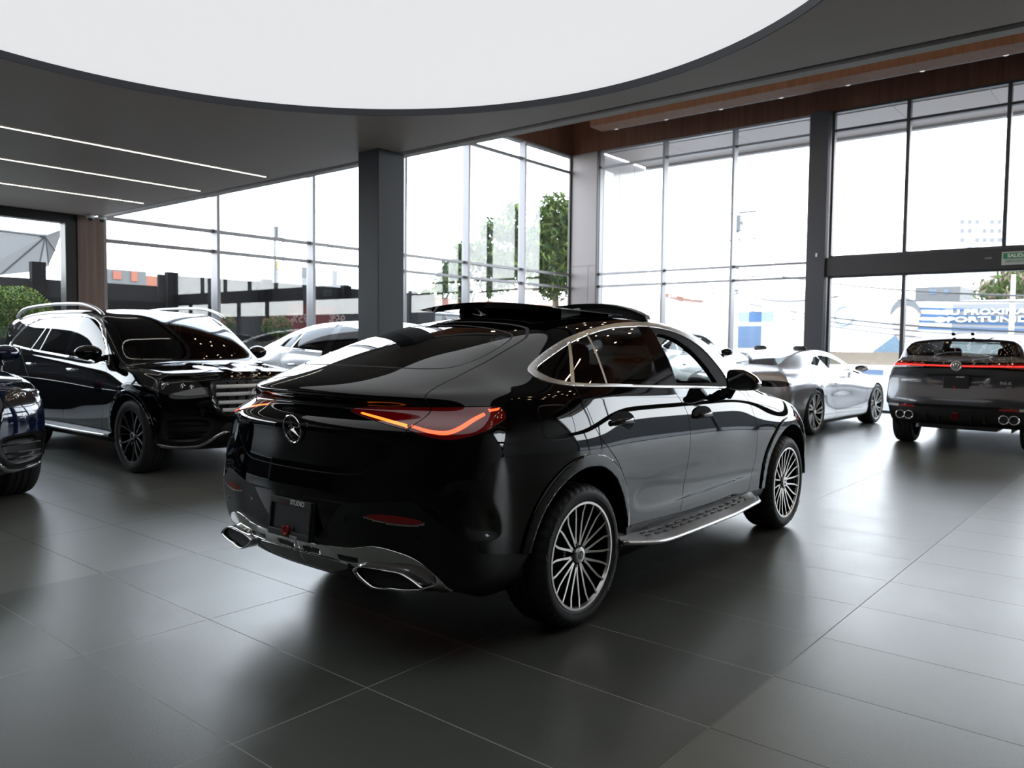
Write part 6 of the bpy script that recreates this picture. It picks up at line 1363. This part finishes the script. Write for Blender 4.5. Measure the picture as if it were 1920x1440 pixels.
    b = MB(); P = [(.062*math.cos(2*math.pi*i/30), 0, .062*math.sin(2*math.pi*i/30)) for i in range(30)]; b.tube(P, .010, 8, closed=True).lathe([(0, -.004), (.058, -.004), (.058, .01), (0, .01)], 30); b.xf(R_(-1.005, 1.195)); b.build('round_badge', M_satin, root, smooth=False)
    b = MB(); b.tube([(-.034, -.012, .030), (-.016, -.012, -.034), (0, -.012, -.006), (.016, -.012, -.034), (.034, -.012, .030)], .009, 6); b.tube([(-.012, -.012, .036), (0, -.012, .012), (.012, -.012, .036)], .008, 6); b.xf(R_(-1.005, 1.195)); b.build('badge_emblem', M_chrome, root, smooth=True)
    lx = lambda y, z: skin_at(V0, N0, -y, z, 'back', lambda V, N: V[:, 0] < -.5)[0][0]-.006
    text('lettering', 'CHANGAN', .045, mat('pale_letter', (.7,.7,.7), .4), root, (lx(.50, .965), .50*k, .965), (0,-1,0), (0,0,1), .002, True, width=.15)
    text('lettering', 'UNI-K', .060, mat('dim_letter', (.28,.28,.29), .4), root, (lx(.55, .970), -.55*k, .970), (0,-1,0), (0,0,1), .002, True, width=.17)
    text('lettering', 'iDD', .032, mat('dim_letter'), root, (lx(.60, .915), -.60*k, .915), (0,-1,0), (0,0,1), .002, True)
    pl = bpy.data.objects.new('number_plate_holder', None); COL.objects.link(pl); pl.parent = root; pl.location = (-.978, 0, .97)
    MB().box(-.004, .01, -.16, .16, -.085, .085).build('base_plate', mat('plate_black'), pl, bevel=.005)
    text('lettering', 'STUDIO', .028, M_white, pl, (-.006, -.05, .070), (0,-1,0), (0,0,1), .0006, True)
    MB().lathe([(0, 0), (.014, 0), (.014, .004), (0, .004)], 14, 'x', (-.010, .02, -.070)).build('red_ring_emblem', mat('red_enamel'), pl)
    for s in (1, -1):
        for y in (.70, .585):
            MB().lathe([(.050,.10),(.050,-.005),(.057,-.014),(.064,-.004),(.064,.06)], 26, 'x', (-.985+.10*(y-.585), -y, .485)).build('exhaust_tip', M_chrome, root, mirror=(s < 0), smooth=True)
            MB().lathe([(0,.02),(.052,.02)], 26, 'x', (-.965+.10*(y-.585), -y, .485)).build('exhaust_hole', M_black, root, mirror=(s < 0))
        MB().prism([(-.62,-.50,.36),(-.80,-.50,.40),(-.62,.0,.33),(-.5,-.0,.33)][:3], .02, (0,0,-1)).build('undertray', M_black, root, mirror=(s < 0)) if False else None
        mb = MB().sphere((0, 0, 0), 1.0, 16); mb.V = [(1.80+v[0]*.10, -1.06+v[1]*.13, 1.20+v[2]*.08) for v in mb.V]; mb.build('mirror_housing', M_gloss, root, mirror=(s < 0), smooth=True, sub=1)
        MB().obox((1.82, -.955, 1.14), (.05, 0, 0), (0, .06, .01), (0, .01, .03)).build('mirror_foot', M_gloss, root, mirror=(s < 0))
        MB().obox((-.60, -.12*1.0+.0, 1.635), (.05, 0, 0), (0, .022, 0), (0, 0, .022)).build('roof_fin', M_gloss, root, mirror=(s < 0), bevel=.008)
    MB().obox((-.985, 0, .50), (.02, 0, 0), (0, .045, 0), (0, 0, .05)).build('centre_lamp', M_lampd, root, bevel=.01)
    MB().box(-.80, -.3, -.50, .50, .30, .37).build('undertray', M_black, root, bevel=.02)
    for y in (-.36,-.20,.20,.36): MB().obox((-.985, y, .46), (.03, 0, 0), (0, .006, 0), (0, 0, .05)).build('diffuser_fin', M_plastic, root)
    cabin(root, 1.9, .45, .62, .15, zd=1.02)
    return root
build_unk()
